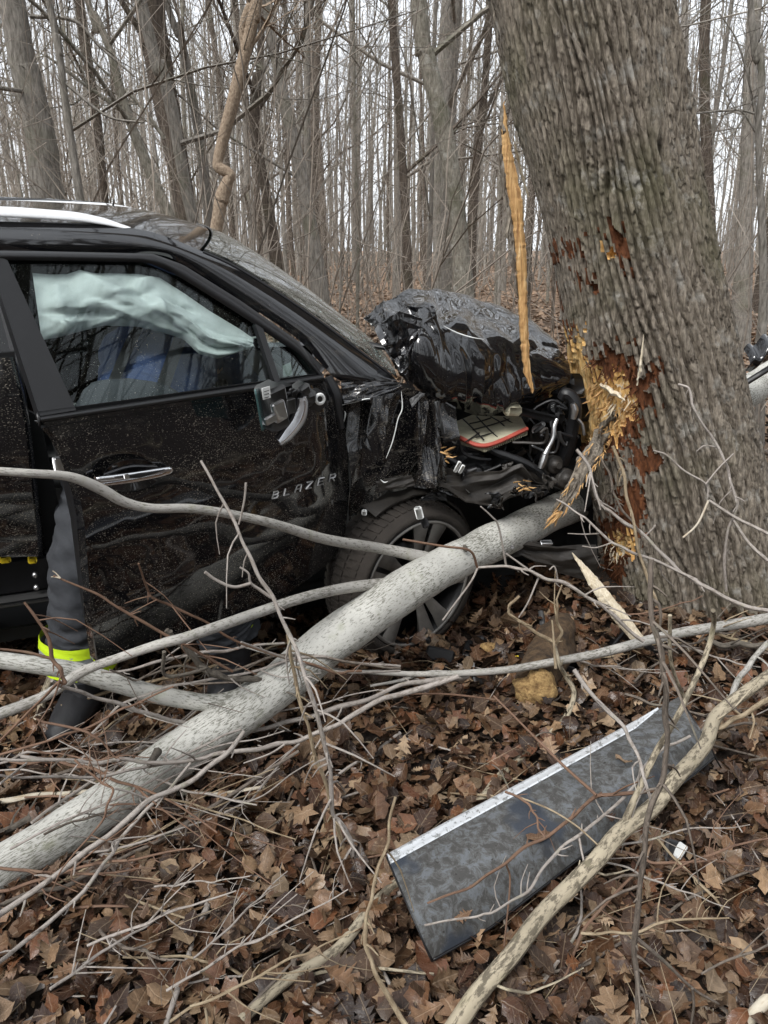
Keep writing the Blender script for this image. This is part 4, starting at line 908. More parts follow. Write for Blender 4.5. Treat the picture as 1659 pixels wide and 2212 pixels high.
# tangle of thin twigs over the lower fallen tree and by the foot of the big tree
g_ = np.random.RandomState(123)
for i in range(44):
    if i >= 30:
        u, v = (g_.uniform(-30, 420), g_.uniform(1860, 2180)) if i < 37 else (g_.uniform(1100, 1520), g_.uniform(1650, 2190)); L = g_.uniform(150, 420); sl = g_.uniform(-1.1, .4)
        lb = 'twig on the leaves in the lower left corner' if i < 37 else 'twig on the leaves beyond the weathered limb'
    elif i < 22:
        u, v = g_.uniform(-40, 260), g_.uniform(1470, 2060); L = g_.uniform(260, 620); sl = g_.uniform(-.75, -.1) if g_.rand() < .8 else g_.uniform(.05, .35)
        lb = 'twig in the tangle over the lower fallen tree'
    else:
        u, v = g_.uniform(1240, 1600), g_.uniform(1300, 1500); L = g_.uniform(120, 330); sl = g_.uniform(-.9, .5); lb = 'twig in the tangle at the big tree foot'
    bow = g_.normal(0, .05); n_p = 6; pts = [(u + L * t, v + L * t * sl + L * bow * np.sin(np.pi * t) + g_.normal(0, 4)) for t in np.linspace(0, 1, n_p)]
    h0, h1 = g_.uniform(.03, .2), g_.uniform(.03, .3); w = g_.uniform(4, 8); k = g_.randint(1, 4); q = pts[k]; a_ = sl + g_.choice([-1, 1]) * g_.uniform(.4, .8)
    sub_ = ([q, (q[0] + L * .15, q[1] + L * .15 * a_), (q[0] + L * .32, q[1] + L * .3 * a_)], [h0 + (h1 - h0) * k / 5, h1 + .03], [w * .6, w * .3])
    lb = ['grey', 'pale grey', 'reddish', 'dark brown', 'straw coloured'][i % 5] + ' ' + lb + (', sloping up steeply' if sl < -.45 else ', nearly level' if abs(sl) < .25 else ', sloping up to the right' if sl < 0 else ', sloping down to the right')
    br(lb, ['twig_grey', 'twig_grey', 'twig_red', 'twig_dark', 'twig_tan'][i % 5], 'z', pts, [h0, h1], [w, w * .9, w * .45], [sub_], cat='twig', name='twig', buds=.8)
# before the big tree
z8p = lambda L: z8(L)
br('grey twig arching from the wound down across the foot of the big tree', 'twig_grey', 'y', z8([(660, 780), (730, 880), (760, 1010), (800, 1080), (870, 1130), (980, 1200), (1080, 1300), (1200, 1420), (1300, 1480), (1450, 1560), (1659, 1620), (1750, 1650)]), [2.9, 2.75, 2.5], [7, 8, 10], [(z8([(760, 1040), (850, 1090), (865, 1105)]), [2.85, 2.85], [4, 3]), (z8([(1010, 1240), (1070, 1180), (1060, 1180)]), [2.8, 2.8], [4, 2])])
br('straight pinkish twig slanting over the lower trunk of the big tree', 'twig_grey', 'y', z8([(555, 1040), (640, 1095), (710, 1140), (840, 1262), (960, 1322), (1180, 1410), (1290, 1460)]), [2.8, 2.65], [4, 6, 6], [(z8([(840, 1268), (760, 1292), (690, 1284)]), [2.72, 2.7], [4, 3]), (z8([(785, 1218), (700, 1222), (615, 1218)]), [2.75, 2.7], [4, 2])])
br('upright tan twig before the lower wound of the big tree', 'twig_tan', 'y', z8([(848, 762), (910, 920), (950, 1120), (980, 1300), (1040, 1480), (1090, 1600)]), [2.75, 2.6], [7, 7, 6])
br('upright grey twig left of the tan one before the lower wound', 'twig_dark', 'y', z8([(785, 815), (830, 900), (850, 1000), (900, 1100), (1000, 1230)]), [2.8, 2.75], [4, 6, 5])
br('branching twig hanging in front of the right side of the big tree', 'twig_grey', 'y', z8([(1190, 440), (1245, 460), (1265, 550), (1320, 650), (1400, 770), (1450, 880), (1480, 1000), (1500, 1060), (1450, 1200), (1442, 1520)]), [2.75, 2.6], [5, 6, 6], [(z8([(1060, 785), (1130, 810), (1220, 890), (1335, 960), (1345, 1030)]), [2.7, 2.65], [4, 5]), (z8([(1335, 960), (1400, 880), (1480, 800)]), [2.65, 2.65], [4, 3]), (z8([(1350, 1045), (1290, 1170), (1215, 1240)]), [2.65, 2.6], [5, 4], 'peeled'), (z8([(1350, 1045), (1480, 1130), (1580, 1180), (1700, 1240)]), [2.65, 2.5], [6, 8]), (z8([(1480, 1150), (1560, 1270), (1659, 1360)]), [2.6, 2.5], [6, 8]), (z8([(1400, 770), (1330, 760), (1285, 790)]), [2.7, 2.7], [4, 2])])
br('grey twig curving before the front wheel toward the foot of the big tree', 'twig_grey', 'y', zz2([(915, 442), (1070, 436), (1200, 460), (1300, 510), (1450, 560), (1600, 650), (1659, 700), (1750, 790), (1830, 850)]), [2.6, 2.55], [6, 8, 9], [(zz2([(912, 448), (870, 530), (720, 735)]), [2.6, 2.5], [5, 4]), (zz2([(912, 440), (870, 350), (720, 325), (500, 288)]), [2.6, 2.5], [6, 5], 'twig_red'), (zz2([(1072, 434), (1030, 220), (990, 160), (930, 105)]), [2.6, 2.55], [5, 3]), (zz2([(1230, 480), (1070, 365)]), [2.6, 2.6], [5, 4]), (zz2([(1360, 530), (1340, 440), (1310, 455)]), [2.6, 2.6], [4, 3]), (zz2([(1250, 500), (1190, 640), (1140, 720)]), [2.6, 2.55], [5, 3])])
br('looping twig standing before the rotten log by the front wheel', 'twig_tan', 'y', zz2([(1145, 600), (1090, 650), (1090, 700), (1180, 760), (1300, 835), (1345, 860), (1380, 800), (1350, 720), (1350, 620)]), [2.55, 2.5], [6, 8, 5], [(zz2([(1345, 1000), (1335, 860), (1325, 735)]), [2.45, 2.5], [7, 4]), (zz2([(1380, 540), (1350, 620)]), [2.5, 2.5], [4, 4])])
# loose twigs nobody could count
mb = MB(); g = np.random.RandomState(71)
for i in range(520):
    y = .95 + 4.6 * g.rand() ** 1.25; x = g.uniform(-1, 1) * (y * .58 + .25); L = g.uniform(.06, .42); a = g.uniform(0, 6.28)
    p = np.array([x, y, float(gz(x, y)) + g.uniform(.01, .05)]); d = np.array([np.cos(a), np.sin(a), g.normal(0, .08)])
    b = p + d * L / 2 + g.normal(0, .02, 3); e = p + d * L + g.normal(0, .02, 3); rr = g.uniform(.0012, .005) * (1 if g.rand() < .9 else 2)
    tube(mb, [p, b, e], [rr, rr * .9, rr * .6], 5, 8, lump=.4, seed=i, mi=int(g.choice(4, p=[.35, .3, .2, .15])))
o = mb.obj('twig_litter', [M['twig_grey'], M['twig_dark'], M['twig_tan'], M['twig_red']]); tag(o, 'small broken twigs strewn in the leaf litter', None, None, 'stuff')
mb = MB()
for i in range(170):      # dry grass stems
    y = .95 + 2.2 * g.rand() ** 1.4; x = g.uniform(-1, 1) * (y * .58 + .2); L = g.uniform(.1, .4); a = g.uniform(0, 6.28)
    p = np.array([x, y, float(gz(x, y)) + .012]); d = np.array([np.cos(a), np.sin(a), g.uniform(.0, .35)])
    tube(mb, [p, p + d * L * .5 + [0, 0, .01], p + d * L], [.0014, .0012, .0006], 4, 7)
o = mb.obj('dry_stems', M['twig_tan']); tag(o, 'thin dry straw coloured stems among the leaves', None, None, 'stuff')

# ------------------------------------------------------------------ torn off door cladding on the leaves
top = [(836, 1848), (960, 1780), (1130, 1690), (1300, 1598), (1424, 1530), (1465, 1505)]
bot = [(933, 2071), (1060, 2000), (1245, 1856), (1400, 1745), (1500, 1670), (1545, 1632)]
Gp = coons(top, bot, 70, 24)
n_, m_ = Gp.shape[:2]; G3 = np.zeros((n_, m_, 3))
for i in range(n_):
    for j in range(m_):
        t_ = j / (m_ - 1); s_ = i / (n_ - 1)
        G3[i, j] = PZ(Gp[i, j, 0], Gp[i, j, 1], .15 - .085 * t_ ** 2.2 + .04 * s_ + .022 * np.sin(np.pi * t_) + .006 * np.sin(s_ * 7 + t_ * 3))
cl = thing('door_cladding', 'long dark grey scuffed car door cladding with a bright trim strip lying on the leaves', 'car part', G3[35, 12] * [1, 1, 0] + [0, 0, .03])
mb = MB(); sheet(mb, G3, .006); cp = mb.obj('panel', M['clad'], cl)
for i_, (a_, b_, s_) in enumerate(((9, 19, .05), (30, 14, .085), (52, 9, .06), (60, 19, .07), (44, 20, .045))):
    o = link('leaf', variants[i_ * 5 % 24], ground); o.location = tuple(G3[a_, b_] + [0, 0, .012]); o.scale = (s_,) * 3; o.rotation_euler = (.15, -.1, i_ * 1.7)
E3 = np.zeros((n_, 5, 3))
for i in range(n_):
    for j in range(5):
        p = G3[i, 0] if i else G3[0, 0]; d = G3[i, 0] - G3[i, 3]; d /= np.linalg.norm(d); E3[i, j] = p + d * .012 * (1 - j / 4 * 1.5) + np.array([0, 0, -.028]) * max(0, .5 - j / 4) + [0, -.0, .004]
kk = int(n_ * .93)
S3 = np.zeros((kk, 6, 3))
for i in range(kk):
    fr = min(1, (kk - 1 - i) / 6)
    for j in range(6):
        d = G3[i, 3] - G3[i, 0]; S3[i, j] = G3[i, 0] + d * (-.1 + (.18 + .52 * fr) * j / 5) + np.array([0, 0, (.003, .008, .008, .0035, .006, .002)[j]]) + np.array([0, -.003, 0])
mb = MB(); sheet(mb, S3, .006); mb.obj('trim_strip', M['strip'], cl)
mb = MB(); rimp = np.vstack([G3[:, -1][::-1], G3[0, ::-1]]); tube(mb, rimp + [0, .0, -.006], .0035, 6, 90); mb.obj('edge_flange', M['black'], cl)
lip = np.array([[G3[-1, j] + np.array([.01, .0, .0]) * a + np.array([0.02, 0.0, -.05]) * a for a in np.linspace(0, 1, 4)] for j in range(m_)])
mb = MB(); sheet(mb, lip, .005); mb.obj('end_cap', M['black'], cl)
# rotten log
pa, pb = PZ(1222, 1345, .07), PZ(1150, 1492, .07); d = pb - pa
rl = thing('rotten_log', 'short rotten log chunk with a crumbly yellow end beside the front wheel', 'log', (pa + pb) / 2 * [1, 1, 0])
mb = MB(); tube(mb, [pa, pa + d * .3 + [0, 0, .02], pa + d * .65, pb], [.04, .085, .09, .08], 22, 50, lump=.75, seed=44); mb.obj('bark', M['rot'], rl)
mb = MB(); dn = d / np.linalg.norm(d); tube(mb, [pb - dn * .05, pb - dn * .01, pb + dn * .025, pb + dn * .045], [.075, .083, .062, .012], 22, 16, lump=1.1, seed=46); mb.obj('crumbly_end', M['crumb'], rl)
mb = MB(); p = PZ(1055, 1412, .02); g = np.random.RandomState(4)
tube(mb, [p + [-.06, 0, 0], p + [-.02, 0, .015], p + [.03, .01, .015], p + [.07, .02, 0]], [.01, .035, .03, .008], 12, 22, lump=1.2, seed=47)
tag(mb.obj('wood_chunk', M['crumb']), 'flat crumbly orange wood chunk on the leaves in front of the front wheel', 'wood chunk')
# debris
def chip(name, label, mat, u, v, s, z=.03, cat='debris', seed=0, up=.3):
    g = np.random.RandomState(seed); p = PZ(u, v, z); p[2] = max(p[2], float(gz(p[0], p[1])) + .02); A_ = np.linalg.qr(g.normal(0, 1, (3, 3)) * [1, 1, up])[0]
    mb = MB(); box(mb, p, s, A_, bev=min(s) * .3)
    return tag(mb.obj(name, M[mat], None, False), label, cat, 'bits of broken car on the leaves')
chip('white_clip', 'small white plastic bit on the leaves right of the grey panel', 'white', 1468, 1838, (.045, .03, .012), .05, seed=1)
chip('black_scrap', 'black broken plastic scrap beside the white bit right of the panel', 'black', 1450, 1850, (.09, .05, .02), .03, seed=2)
chip('black_scrap', 'narrow black plastic scrap right of the rotten log near the big tree foot', 'black', 1410, 1406, (.1, .03, .02), .06, seed=3)
chip('white_clip', 'small pale bit on the leaves between the wheel and the rotten log', 'white', 1103, 1389, (.03, .02, .01), .03, seed=4)
chip('white_clip', 'tiny white bit in front of the rim of the front wheel', 'white', 990, 1376, (.018, .014, .008), .03, seed=5)
chip('white_clip', 'tiny white bit above the long pale limb, left of the yellow shred', 'white', 1022, 1437, (.02, .014, .008), .04, seed=6)
chip('black_scrap', 'broken black plastic wedge in front of the front wheel', 'black', 950, 1415, (.12, .06, .025), .03, seed=7)
chip('black_scrap', 'flat black plastic shard under the white splinter by the big tree', 'black', 1330, 1372, (.16, .1, .012), .06, seed=8)
chip('grey_connector', 'small grey connector with a pale label lying by the rotten log', 'greyp', 1170, 1339, (.035, .09, .025), .05, seed=9)
chip('yellow_shred', 'thin yellow shred lying above the long pale limb', 'yellow', 1100, 1421, (.08, .008, .005), .04, seed=10)
chip('black_scrap', 'black plastic lump between the front wheel and the rotten log', 'black', 1040, 1385, (.07, .05, .03), .03, seed=11)
chip('black_scrap', 'thin black scrap just left of the long pale limb\'s middle', 'black', 1010, 1400, (.1, .03, .012), .03, seed=12)
chip('black_scrap', 'dark blue plastic splinter below the long pale limb', 'greyp', 1032, 1471, (.08, .025, .01), .02, seed=13)
g_ = np.random.RandomState(44)
for i in range(14):
    u, v = g_.uniform(860, 1240), g_.uniform(1375, 1450)
    chip('black_shard', 'small black plastic shard on the leaves between the front wheel and the long pale limb', 'black', u, v, (g_.uniform(.02, .07), g_.uniform(.015, .04), g_.uniform(.006, .02)), .03, seed=60 + i)
# broken bumper piece behind the tree, right edge
q = [PY(1600, 795, 5.0), PY(1640, 770, 5.0), PY(1680, 745, 5.1), PY(1740, 720, 5.3)]
mb = MB(); C = catmull(q, 30); Gd = np.array([[c + np.array([.0, -.12 * np.sin(a * 2.2), .12 * (1 - a) + .02 * np.sin(i * .8)]) for a in np.linspace(0, 1.4, 14)] for i, c in enumerate(C)])
sheet(mb, Gd, .01); t = thing('broken_bumper', 'black broken bumper piece lying on the leaves behind the big tree at the right edge', 'car part', C[15] * [1, 1, 0])
mb.obj('bumper_skin', M['paint_clean'], t); mb = MB(); tube(mb, C + [0, -.1, -.08], .02, 8, 30); mb.obj('lower_lip', M['black'], t)
# ------------------------------------------------------------------ the crashed car
def tri(x, y, seed):      # faceted noise: flat triangles over a random lattice
    if seed not in _L: _L[seed] = _lat(seed)
    L = _L[seed]; xi, yi = np.floor(x).astype(int), np.floor(y).astype(int); fx, fy = x - xi, y - yi
    g = lambda a, b: L[a % 256, b % 256]
    lo = fx + fy < 1
    return np.where(lo, g(xi, yi) * (1 - fx - fy) + g(xi + 1, yi) * fx + g(xi, yi + 1) * fy, g(xi + 1, yi + 1) * (fx + fy - 1) + g(xi + 1, yi) * (1 - fy) + g(xi, yi + 1) * (1 - fx)) - .5
def facets(G, parts_, seed, mask=1, warp=.35):
    n1, n2, _ = G.shape; x, y = np.meshgrid(np.linspace(0, 1, n1), np.linspace(0, 1, n2), indexing='ij'); h = 0 * x
    for q_, (fx, fy, a, sk) in enumerate(parts_):
        wx = (fbm(x * 3, y * 3, seed + 40 + q_, 2) - .4) * warp * 2; wy = (fbm(x * 3 + 7, y * 3 + 4, seed + 50 + q_, 2) - .4) * warp * 2
        h += a * tri(x * fx + y * sk + wx + 30, y * fy - x * sk * .6 + wy + 30, seed + q_)
    du = np.gradient(G, axis=0); dv = np.gradient(G, axis=1); N = np.cross(du, dv); N /= np.linalg.norm(N, axis=2)[..., None] + 1e-9
    if np.sum(N * (O - G), 2).mean() < 0: N = -N
    return G + N * (h * mask)[..., None]
def creases(G, lines, k=1.0, edge=False):
    n1, n2, _ = G.shape; x, y = np.meshgrid(np.linspace(0, 1, n1), np.linspace(0, 1, n2), indexing='ij'); h = 0 * x
    for (x0, y0), (x1, y1), a, w in lines:
        dx, dy = x1 - x0, y1 - y0; L2 = dx * dx + dy * dy; t = np.clip(((x - x0) * dx + (y - y0) * dy) / L2, 0, 1); d = np.hypot(x - x0 - t * dx, y - y0 - t * dy); ww = w * (.35 + .65 * np.sin(np.pi * (.12 + .76 * t)))
        h += a * np.maximum(0, 1 - d / ww) ** 1.15 * (.3 + .7 * np.sin(np.pi * (.1 + .8 * t)))
    du = np.gradient(G, axis=0); dv = np.gradient(G, axis=1); N = np.cross(du, dv); N /= np.linalg.norm(N, axis=2)[..., None] + 1e-9
    if np.sum(N * (O - G), 2).mean() < 0: N = -N
    h = h * k * (np.clip(y * 3.2 - .35, 0, 1) if edge else 1)
    return G + N * h[..., None]
CA, RHO = R(22), R(5.5)
e_ = np.array([math.cos(CA), math.sin(CA), 0.0]); n0 = np.array([math.sin(CA), -math.cos(CA), 0.0])
uz = np.array([0, 0, 1.0]); nC = math.cos(RHO) * n0 - math.sin(RHO) * uz; uC = math.cos(RHO) * uz + math.sin(RHO) * n0
p0 = PY(905, 1262, 3.07)
def car(u, v, w=0.0): return PP(u, v, p0 - nC * w, nC)
def C(s, w, h): return p0 + e_ * s - nC * w + uC * (h - .36)      # along, inward, up
def tocar(p): q = np.asarray(p) - p0; return np.array([q @ e_, -(q @ nC), q @ uC + .36])
def carG(Gp, wf):
    n, m = Gp.shape[:2]; o = np.zeros((n, m, 3))
    for i in range(n):
        for j in range(m): o[i, j] = car(Gp[i, j, 0], Gp[i, j, 1], wf(Gp[i, j, 0], Gp[i, j, 1], i / (n - 1), j / (m - 1)) if callable(wf) else wf)
    return o
vehicle = thing('crashed_car', 'black crashed car with crumpled hood and front door ajar, nose against the big tree', 'car', C(-.3, .9, 0))
vehicle.location.z = float(gz(vehicle.location.x, vehicle.location.y))
def part(mb, name, mat, parent=None, label=None, smooth=True):
    o = mb.obj(name, M[mat] if isinstance(mat, str) else mat, parent or vehicle, smooth)
    if label: o['label'] = label
    return o
# --- body: cant rail, pillar, roof, sills, shell
def wU(v): return .05 + .27 * np.clip((815 - v) / 300, 0, 1.1)
a1 = [(-120, 478), (0, 479), (150, 484), (280, 493), (350, 508), (432, 541), (521, 583), (667, 677), (828, 797), (858, 822)]
a2 = [(-120, 541), (0, 545), (200, 547), (333, 549), (396, 571), (480, 622), (560, 675), (646, 735), (712, 806), (735, 822)]
a1 = catmull(np.array(a1, float), 200); a2 = catmull(np.array(a2, float), 200)
body = MB()
Ga = carG(coons(rs(a1, 120), rs(a2, 120), 120, 14), lambda u, v, i, j: wU(v) + .02 - .025 * np.sin(np.pi * j)); sheet(body, Ga, .03)
body_o = part(body, 'body', 'paint_clean')
ne = np.array([tocar(p) for p in Ga[:, 0]])          # roof edge in car coordinates
WC = .95
# roof
sidx = [i for i in range(120) if rs(a1, 120)[i][0] <= 434]
def across(c, t, bulge, fwd=0.0, p=4):
    w0 = c[1]; w = w0 + (2 * WC - 2 * w0) * t; k = 4 * t * (1 - t)
    return C(c[0] + fwd * k, w, c[2] + bulge * (1 - abs(2 * t - 1) ** p))
Gr = np.array([[across(ne[i], t, .03 + .01 * (i / sidx[-1]) ** 3, .125 * (i / sidx[-1]) ** 3, 4 - 2 * (i / sidx[-1]) ** 2) for t in np.linspace(0, 1, 40)] for i in sidx])
mb = MB(); sheet(mb, Gr, .02, flip=False); part(mb, 'roof', 'paint_roof', None, 'dusty black roof')
# windshield and far pillar
widx = [i for i in range(120) if rs(a1, 120)[i][0] >= 432]
Gw = np.array([[across(ne[i], t, .04, .125, 2) + (0, 0, 0) for t in np.linspace(.02, .98, 40)] for i in widx])
mb = MB(); sheet(mb, Gw, .006); ws = part(mb, 'windshield', 'wind', None, 'cracked windshield, dust and sky reflection painted as pale haze')
mb = MB(); fp = [across(ne[i], 1, -.03) for i in range(0, 120, 4)]; tube(mb, fp, .03, 8, 60); part(mb, 'far_pillar', 'paint_clean')
mb = MB(); tube(mb, [across(ne[widx[0]], t, .042, .125, 2) for t in np.linspace(0.02, .98, 20)], .003, 6, 40); part(mb, 'windshield_seal', 'seal', ws)
mb = MB(); tube(mb, [p for p in Ga[widx[0]:-2, 0]], .006, 6, 60); part(mb, 'pillar_trim', 'seal', body_o)
# cracked lower corner: crazed white glass chips
g = np.random.RandomState(14); mb = MB()
for k in range(240):
    i = len(widx) - 1 - int(abs(g.normal(0, 9))); j = 1 + int(abs(g.normal(0, 7)))
    if i < 2 or j > 36: continue
    p = Gw[i, j]; a = Gw[min(i + 1, len(widx) - 1), j] - Gw[i - 1, j]; b = Gw[i, j + 1] - Gw[i, j - 1]; nrm = np.cross(a, b); nrm /= np.linalg.norm(nrm); nrm *= np.sign(nrm[2])
    q = p + nrm * .004 + (a * g.uniform(-.5, .5) + b * g.uniform(-.5, .5)); s = g.uniform(.006, .02); d1 = (a * g.normal() + b * g.normal()); d1 /= np.linalg.norm(d1); d2 = np.cross(nrm, d1)
    mb.add([q, q + d1 * s + nrm * .001, q + d1 * s * .6 + d2 * s * .7 + nrm * .003, q + d2 * s * .5], [[0, 1, 2, 3]])
o = part(mb, 'glass_cracks', plain('crazed_glass', (.42, .56, .52), .2), ws, 'crazed pale green glass in the lower corner', False); o['kind'] = 'stuff'
# wiper
mb = MB(); tube(mb, [PY(752, 741, 3.35), PY(790, 744, 3.3), PY(840, 752, 3.25)], [.008, .014, .012], 6, 14); part(mb, 'wiper', 'black')
# roof rails
def rail(name, pts, ws, wv, lab):
    P = np.array([car(u, v, wv) for u, v in pts]); n = 50; c = rs(P, n); c = catmull(P, n); hh = np.interp(np.linspace(0, 1, n), np.linspace(0, 1, len(ws)), ws)
    prof = [(-1, -.6), (-.95, -.2), (-.35, 1), (.35, 1), (.95, -.2), (1, -.6)]
    V = np.array([[c[i] - nC * (.022 * a) + uC * hh[i] * b for a, b in prof] for i in range(n)])
    mb = MB(); mb.add(V.reshape(-1, 3), np.vstack([gridf(n, 6), [[i * 6 + 5, i * 6, i * 6 + 6, i * 6 + 11] for i in range(n - 1)]])); o = part(mb, name, 'silver', None, lab); return o
rail('roof_rail', [(-120, 458), (-40, 459), (30, 461), (110, 466), (170, 471), (225, 480), (262, 489), (283, 493)], [.019, .02, .02, .019, .018, .014, .008, .003], .38, 'near silver roof rail')
rail('roof_rail', [(-120, 445), (-40, 444), (50, 443), (150, 445), (240, 450), (300, 460), (340, 470), (366, 476)], [.02, .02, .02, .02, .02, .017, .01, .003], 1.46, 'far silver roof rail')
mb = MB(); g = np.random.RandomState(31)
for u, v in ((228, 455), (241, 456)):
    p = car(u, v, 1.42)
    for k in range(9): q = p + g.normal(0, .014, 3); tube(mb, [q, q + g.normal(0, .02, 3)], [.008, .002], 5, 4)
o = part(mb, 'roof_dirt', 'dirty', None, 'clods of dirt and leaves on the roof'); o['kind'] = 'stuff'
# sills and lower body
sb, st = tocar(car(60, 1281, .06))[2], tocar(car(60, 1204, .06))[2]
s0, s1 = tocar(car(-260, 1250, .06))[0], tocar(car(640, 1150, .06))[0]
ax = np.array([e_, nC, uC])
mb = MB(); box(mb, C((s0 + s1) / 2, .16, (sb + st) / 2), (s1 - s0, .2, st - sb), ax, bev=.012); part(mb, 'sill', 'black', None, 'bare black sill with its cladding torn off')
mb = MB(); box(mb, C((s0 + s1) / 2, .13, sb - .012), (s1 - s0, .24, .02), ax, bev=.006); part(mb, 'sill_flange', 'greyp')
for u, v, s in ((11, 1208, (.036, .02, .03)), (70, 1209, (.03, .02, .03))):
    mb = MB(); box(mb, car(u, v, .04), s, ax, bev=.006); part(mb, 'clip', 'yellow')
for u, v in ((76, 1240), (79, 1267)):
    mb = MB(); p = car(u, v, .05); tube(mb, [p, p + nC * .012, p + nC * .016], [.011, .011, .005], 8); part(mb, 'bolt', 'alu')
# shell: floor, far side, rear, firewall, kept dark
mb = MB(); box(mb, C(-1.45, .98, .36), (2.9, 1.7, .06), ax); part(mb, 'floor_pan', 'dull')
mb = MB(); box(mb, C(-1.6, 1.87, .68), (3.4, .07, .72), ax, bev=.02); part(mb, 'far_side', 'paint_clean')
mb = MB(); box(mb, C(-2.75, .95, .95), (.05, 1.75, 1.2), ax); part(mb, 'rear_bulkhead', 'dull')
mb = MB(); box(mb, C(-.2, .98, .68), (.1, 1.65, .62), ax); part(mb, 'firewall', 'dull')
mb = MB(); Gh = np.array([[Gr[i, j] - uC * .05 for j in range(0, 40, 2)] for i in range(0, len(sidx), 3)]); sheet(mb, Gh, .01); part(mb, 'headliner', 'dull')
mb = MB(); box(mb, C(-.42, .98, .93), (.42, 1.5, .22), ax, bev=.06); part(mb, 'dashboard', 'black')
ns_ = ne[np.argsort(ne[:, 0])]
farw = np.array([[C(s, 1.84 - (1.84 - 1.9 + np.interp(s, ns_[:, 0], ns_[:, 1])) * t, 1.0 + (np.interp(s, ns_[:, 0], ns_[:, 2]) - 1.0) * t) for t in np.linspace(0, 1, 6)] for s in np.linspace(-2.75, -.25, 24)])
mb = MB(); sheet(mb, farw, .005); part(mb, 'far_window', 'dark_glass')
for s_ in (-1.15, -.3):
    mb = MB(); tube(mb, [C(-1.55 if s_ < -1 else -.62, 1.83, 1.03), C(-1.6 if s_ < -1 else -1.0, 1.55, 1.58)], .05, 8); part(mb, 'far_post', 'dull')
mb = MB(); tube(mb, [C(-1.75, .16, .38), C(-1.72, .1, .75), C(-1.75, .12, 1.08), C(-1.86, .3, 1.56)], [.09, .08, .065, .05], 10, 24); part(mb, 'middle_pillar', 'dull')
# seat
mb = MB(); box(mb, C(-1.28, 1.32, .62), (.5, .5, .16), ax, bev=.06); box(mb, C(-1.6, 1.32, .95), (.16, .48, .62), ax, bev=.06); part(mb, 'seat', 'pad')
mb = MB(); tube(mb, [C(-.72 + .02 * math.sin(a), .62 + .18 * math.cos(a), 1.0 + .17 * math.sin(a)) for a in np.linspace(0, 6.28, 25)], .016, 8, 60); box(mb, C(-.7, .62, 1.0), (.05, .16, .14), ax, bev=.03); part(mb, 'steering_wheel', 'black')
# --- rear door
rdt = [(-140, 790), (-60, 781), (0, 773), (32, 771)]; rdb = [(-140, 1206), (-60, 1204), (0, 1203), (97, 1202)]
Gp = coons(rdt, rdb, 30, 44, [(-140, 790), (-140, 1000), (-140, 1206)], [(32, 771), (52, 846), (66, 920), (78, 1022), (90, 1120), (94, 1152), (97, 1202)])
rd = MB(); sheet(rd, carG(Gp, lambda u, v, i, j: -.03 * np.sin(np.pi * min(1, j * 1.1)) + (.03 if i > .97 else 0) + .02), .05); rear = part(rd, 'rear_door', 'paint')
rw = coons([(-140, 600), (-8, 598)], [(-140, 785), (28, 769)], 10, 10)
mb = MB(); sheet(mb, carG(rw, lambda u, v, i, j: wU(v) + .02), .006); part(mb, 'rear_window', 'dark_glass', rear)
mb = MB(); sheet(mb, carG(coons([(-140, 772), (31, 760)], [(-140, 786), (33, 774)], 8, 4), .03), .02); part(mb, 'window_trim', 'seal', rear)
mb = MB(); sheet(mb, carG(coons([(-30, 556), (18, 556)], [(26, 775), (62, 900)], 8, 16), lambda u, v, i, j: wU(v) + .0), .02); part(mb, 'door_frame', 'black', rear)
mb = MB(); sheet(mb, carG(coons([(44, 880), (86, 900)], [(92, 1205), (150, 1205)], 6, 16), .10), .02); part(mb, 'door_jamb', 'dull', rear)
# --- front door, ajar: its own plane hinged at the front
hp = car(742, 1000, .0); DA = R(46)
eD = np.array([math.cos(DA), math.sin(DA), 0]); nD0 = np.array([math.sin(DA), -math.cos(DA), 0]); nD = math.cos(RHO) * nD0 - math.sin(RHO) * uz; uD = math.cos(RHO) * uz + math.sin(RHO) * nD0
axD = np.array([eD, nD, uD])
def door(u, v, w=0.0): return PP(u, v, hp - nD * w, nD)
def beltv(u): return 905 + (u - 86) * (812 - 905) / 612
def wD(u, v): return np.clip((beltv(u) - v) / 330, 0, 1.2) * .22
def doorG(Gp, wf):
    n, m = Gp.shape[:2]; o = np.zeros((n, m, 3))
    for i in range(n):
        for j in range(m):
            u, v = Gp[i, j]; o[i, j] = door(u, v, wD(u, v) + (wf(u, v, i / (n - 1), j / (m - 1)) if callable(wf) else wf))
    return o
dl_ = [(91, 912), (122, 946), (146, 993), (160, 1034), (174, 1080), (182, 1126), (193, 1262), (200, 1361), (211, 1437)]
dr_ = [(703, 822), (735, 862), (748, 950), (755, 1060), (748, 1130), (742, 1190)]
Gp = coons([(91, 912), (400, 867), (703, 822)], [(211, 1437), (385, 1382), (515, 1345), (620, 1285), (700, 1225), (742, 1190)], 90, 90, dl_, dr_)
def dbulge(u, v, i, j):
    b = -.03 * np.sin(np.pi * min(1, .08 + j * .92))
    b += .006 * np.exp(-((j - .66 + .1 * i) / .09) ** 2)
    b += .05 * max(0, (i - .86) / .14) ** 2 + (fbm(np.array(i * 7.), np.array(j * 5.), 41, 3) - .45) * (.0035 + .05 * max(0, i - .75))
    b += .012 * np.exp(-(((u - 262) / 60) ** 2 + ((v - 1022) / 34) ** 2))
    return float(b)
mb = MB(); GD = doorG(Gp, dbulge); sheet(mb, GD, .05); fd = part(mb, 'front_door', 'paint', None, 'mud flecked front door standing ajar')
def dp(mb, name, mat, label=None, smooth=True): return part(mb, name, mat, fd, label, smooth)
out_top = [(-30, 541), (60, 542), (200, 545), (330, 548), (396, 572), (521, 650), (646, 738), (700, 812)]
in_top = [(16, 562), (150, 564), (312, 567), (360, 580), (396, 603), (521, 682), (646, 764), (688, 810)]
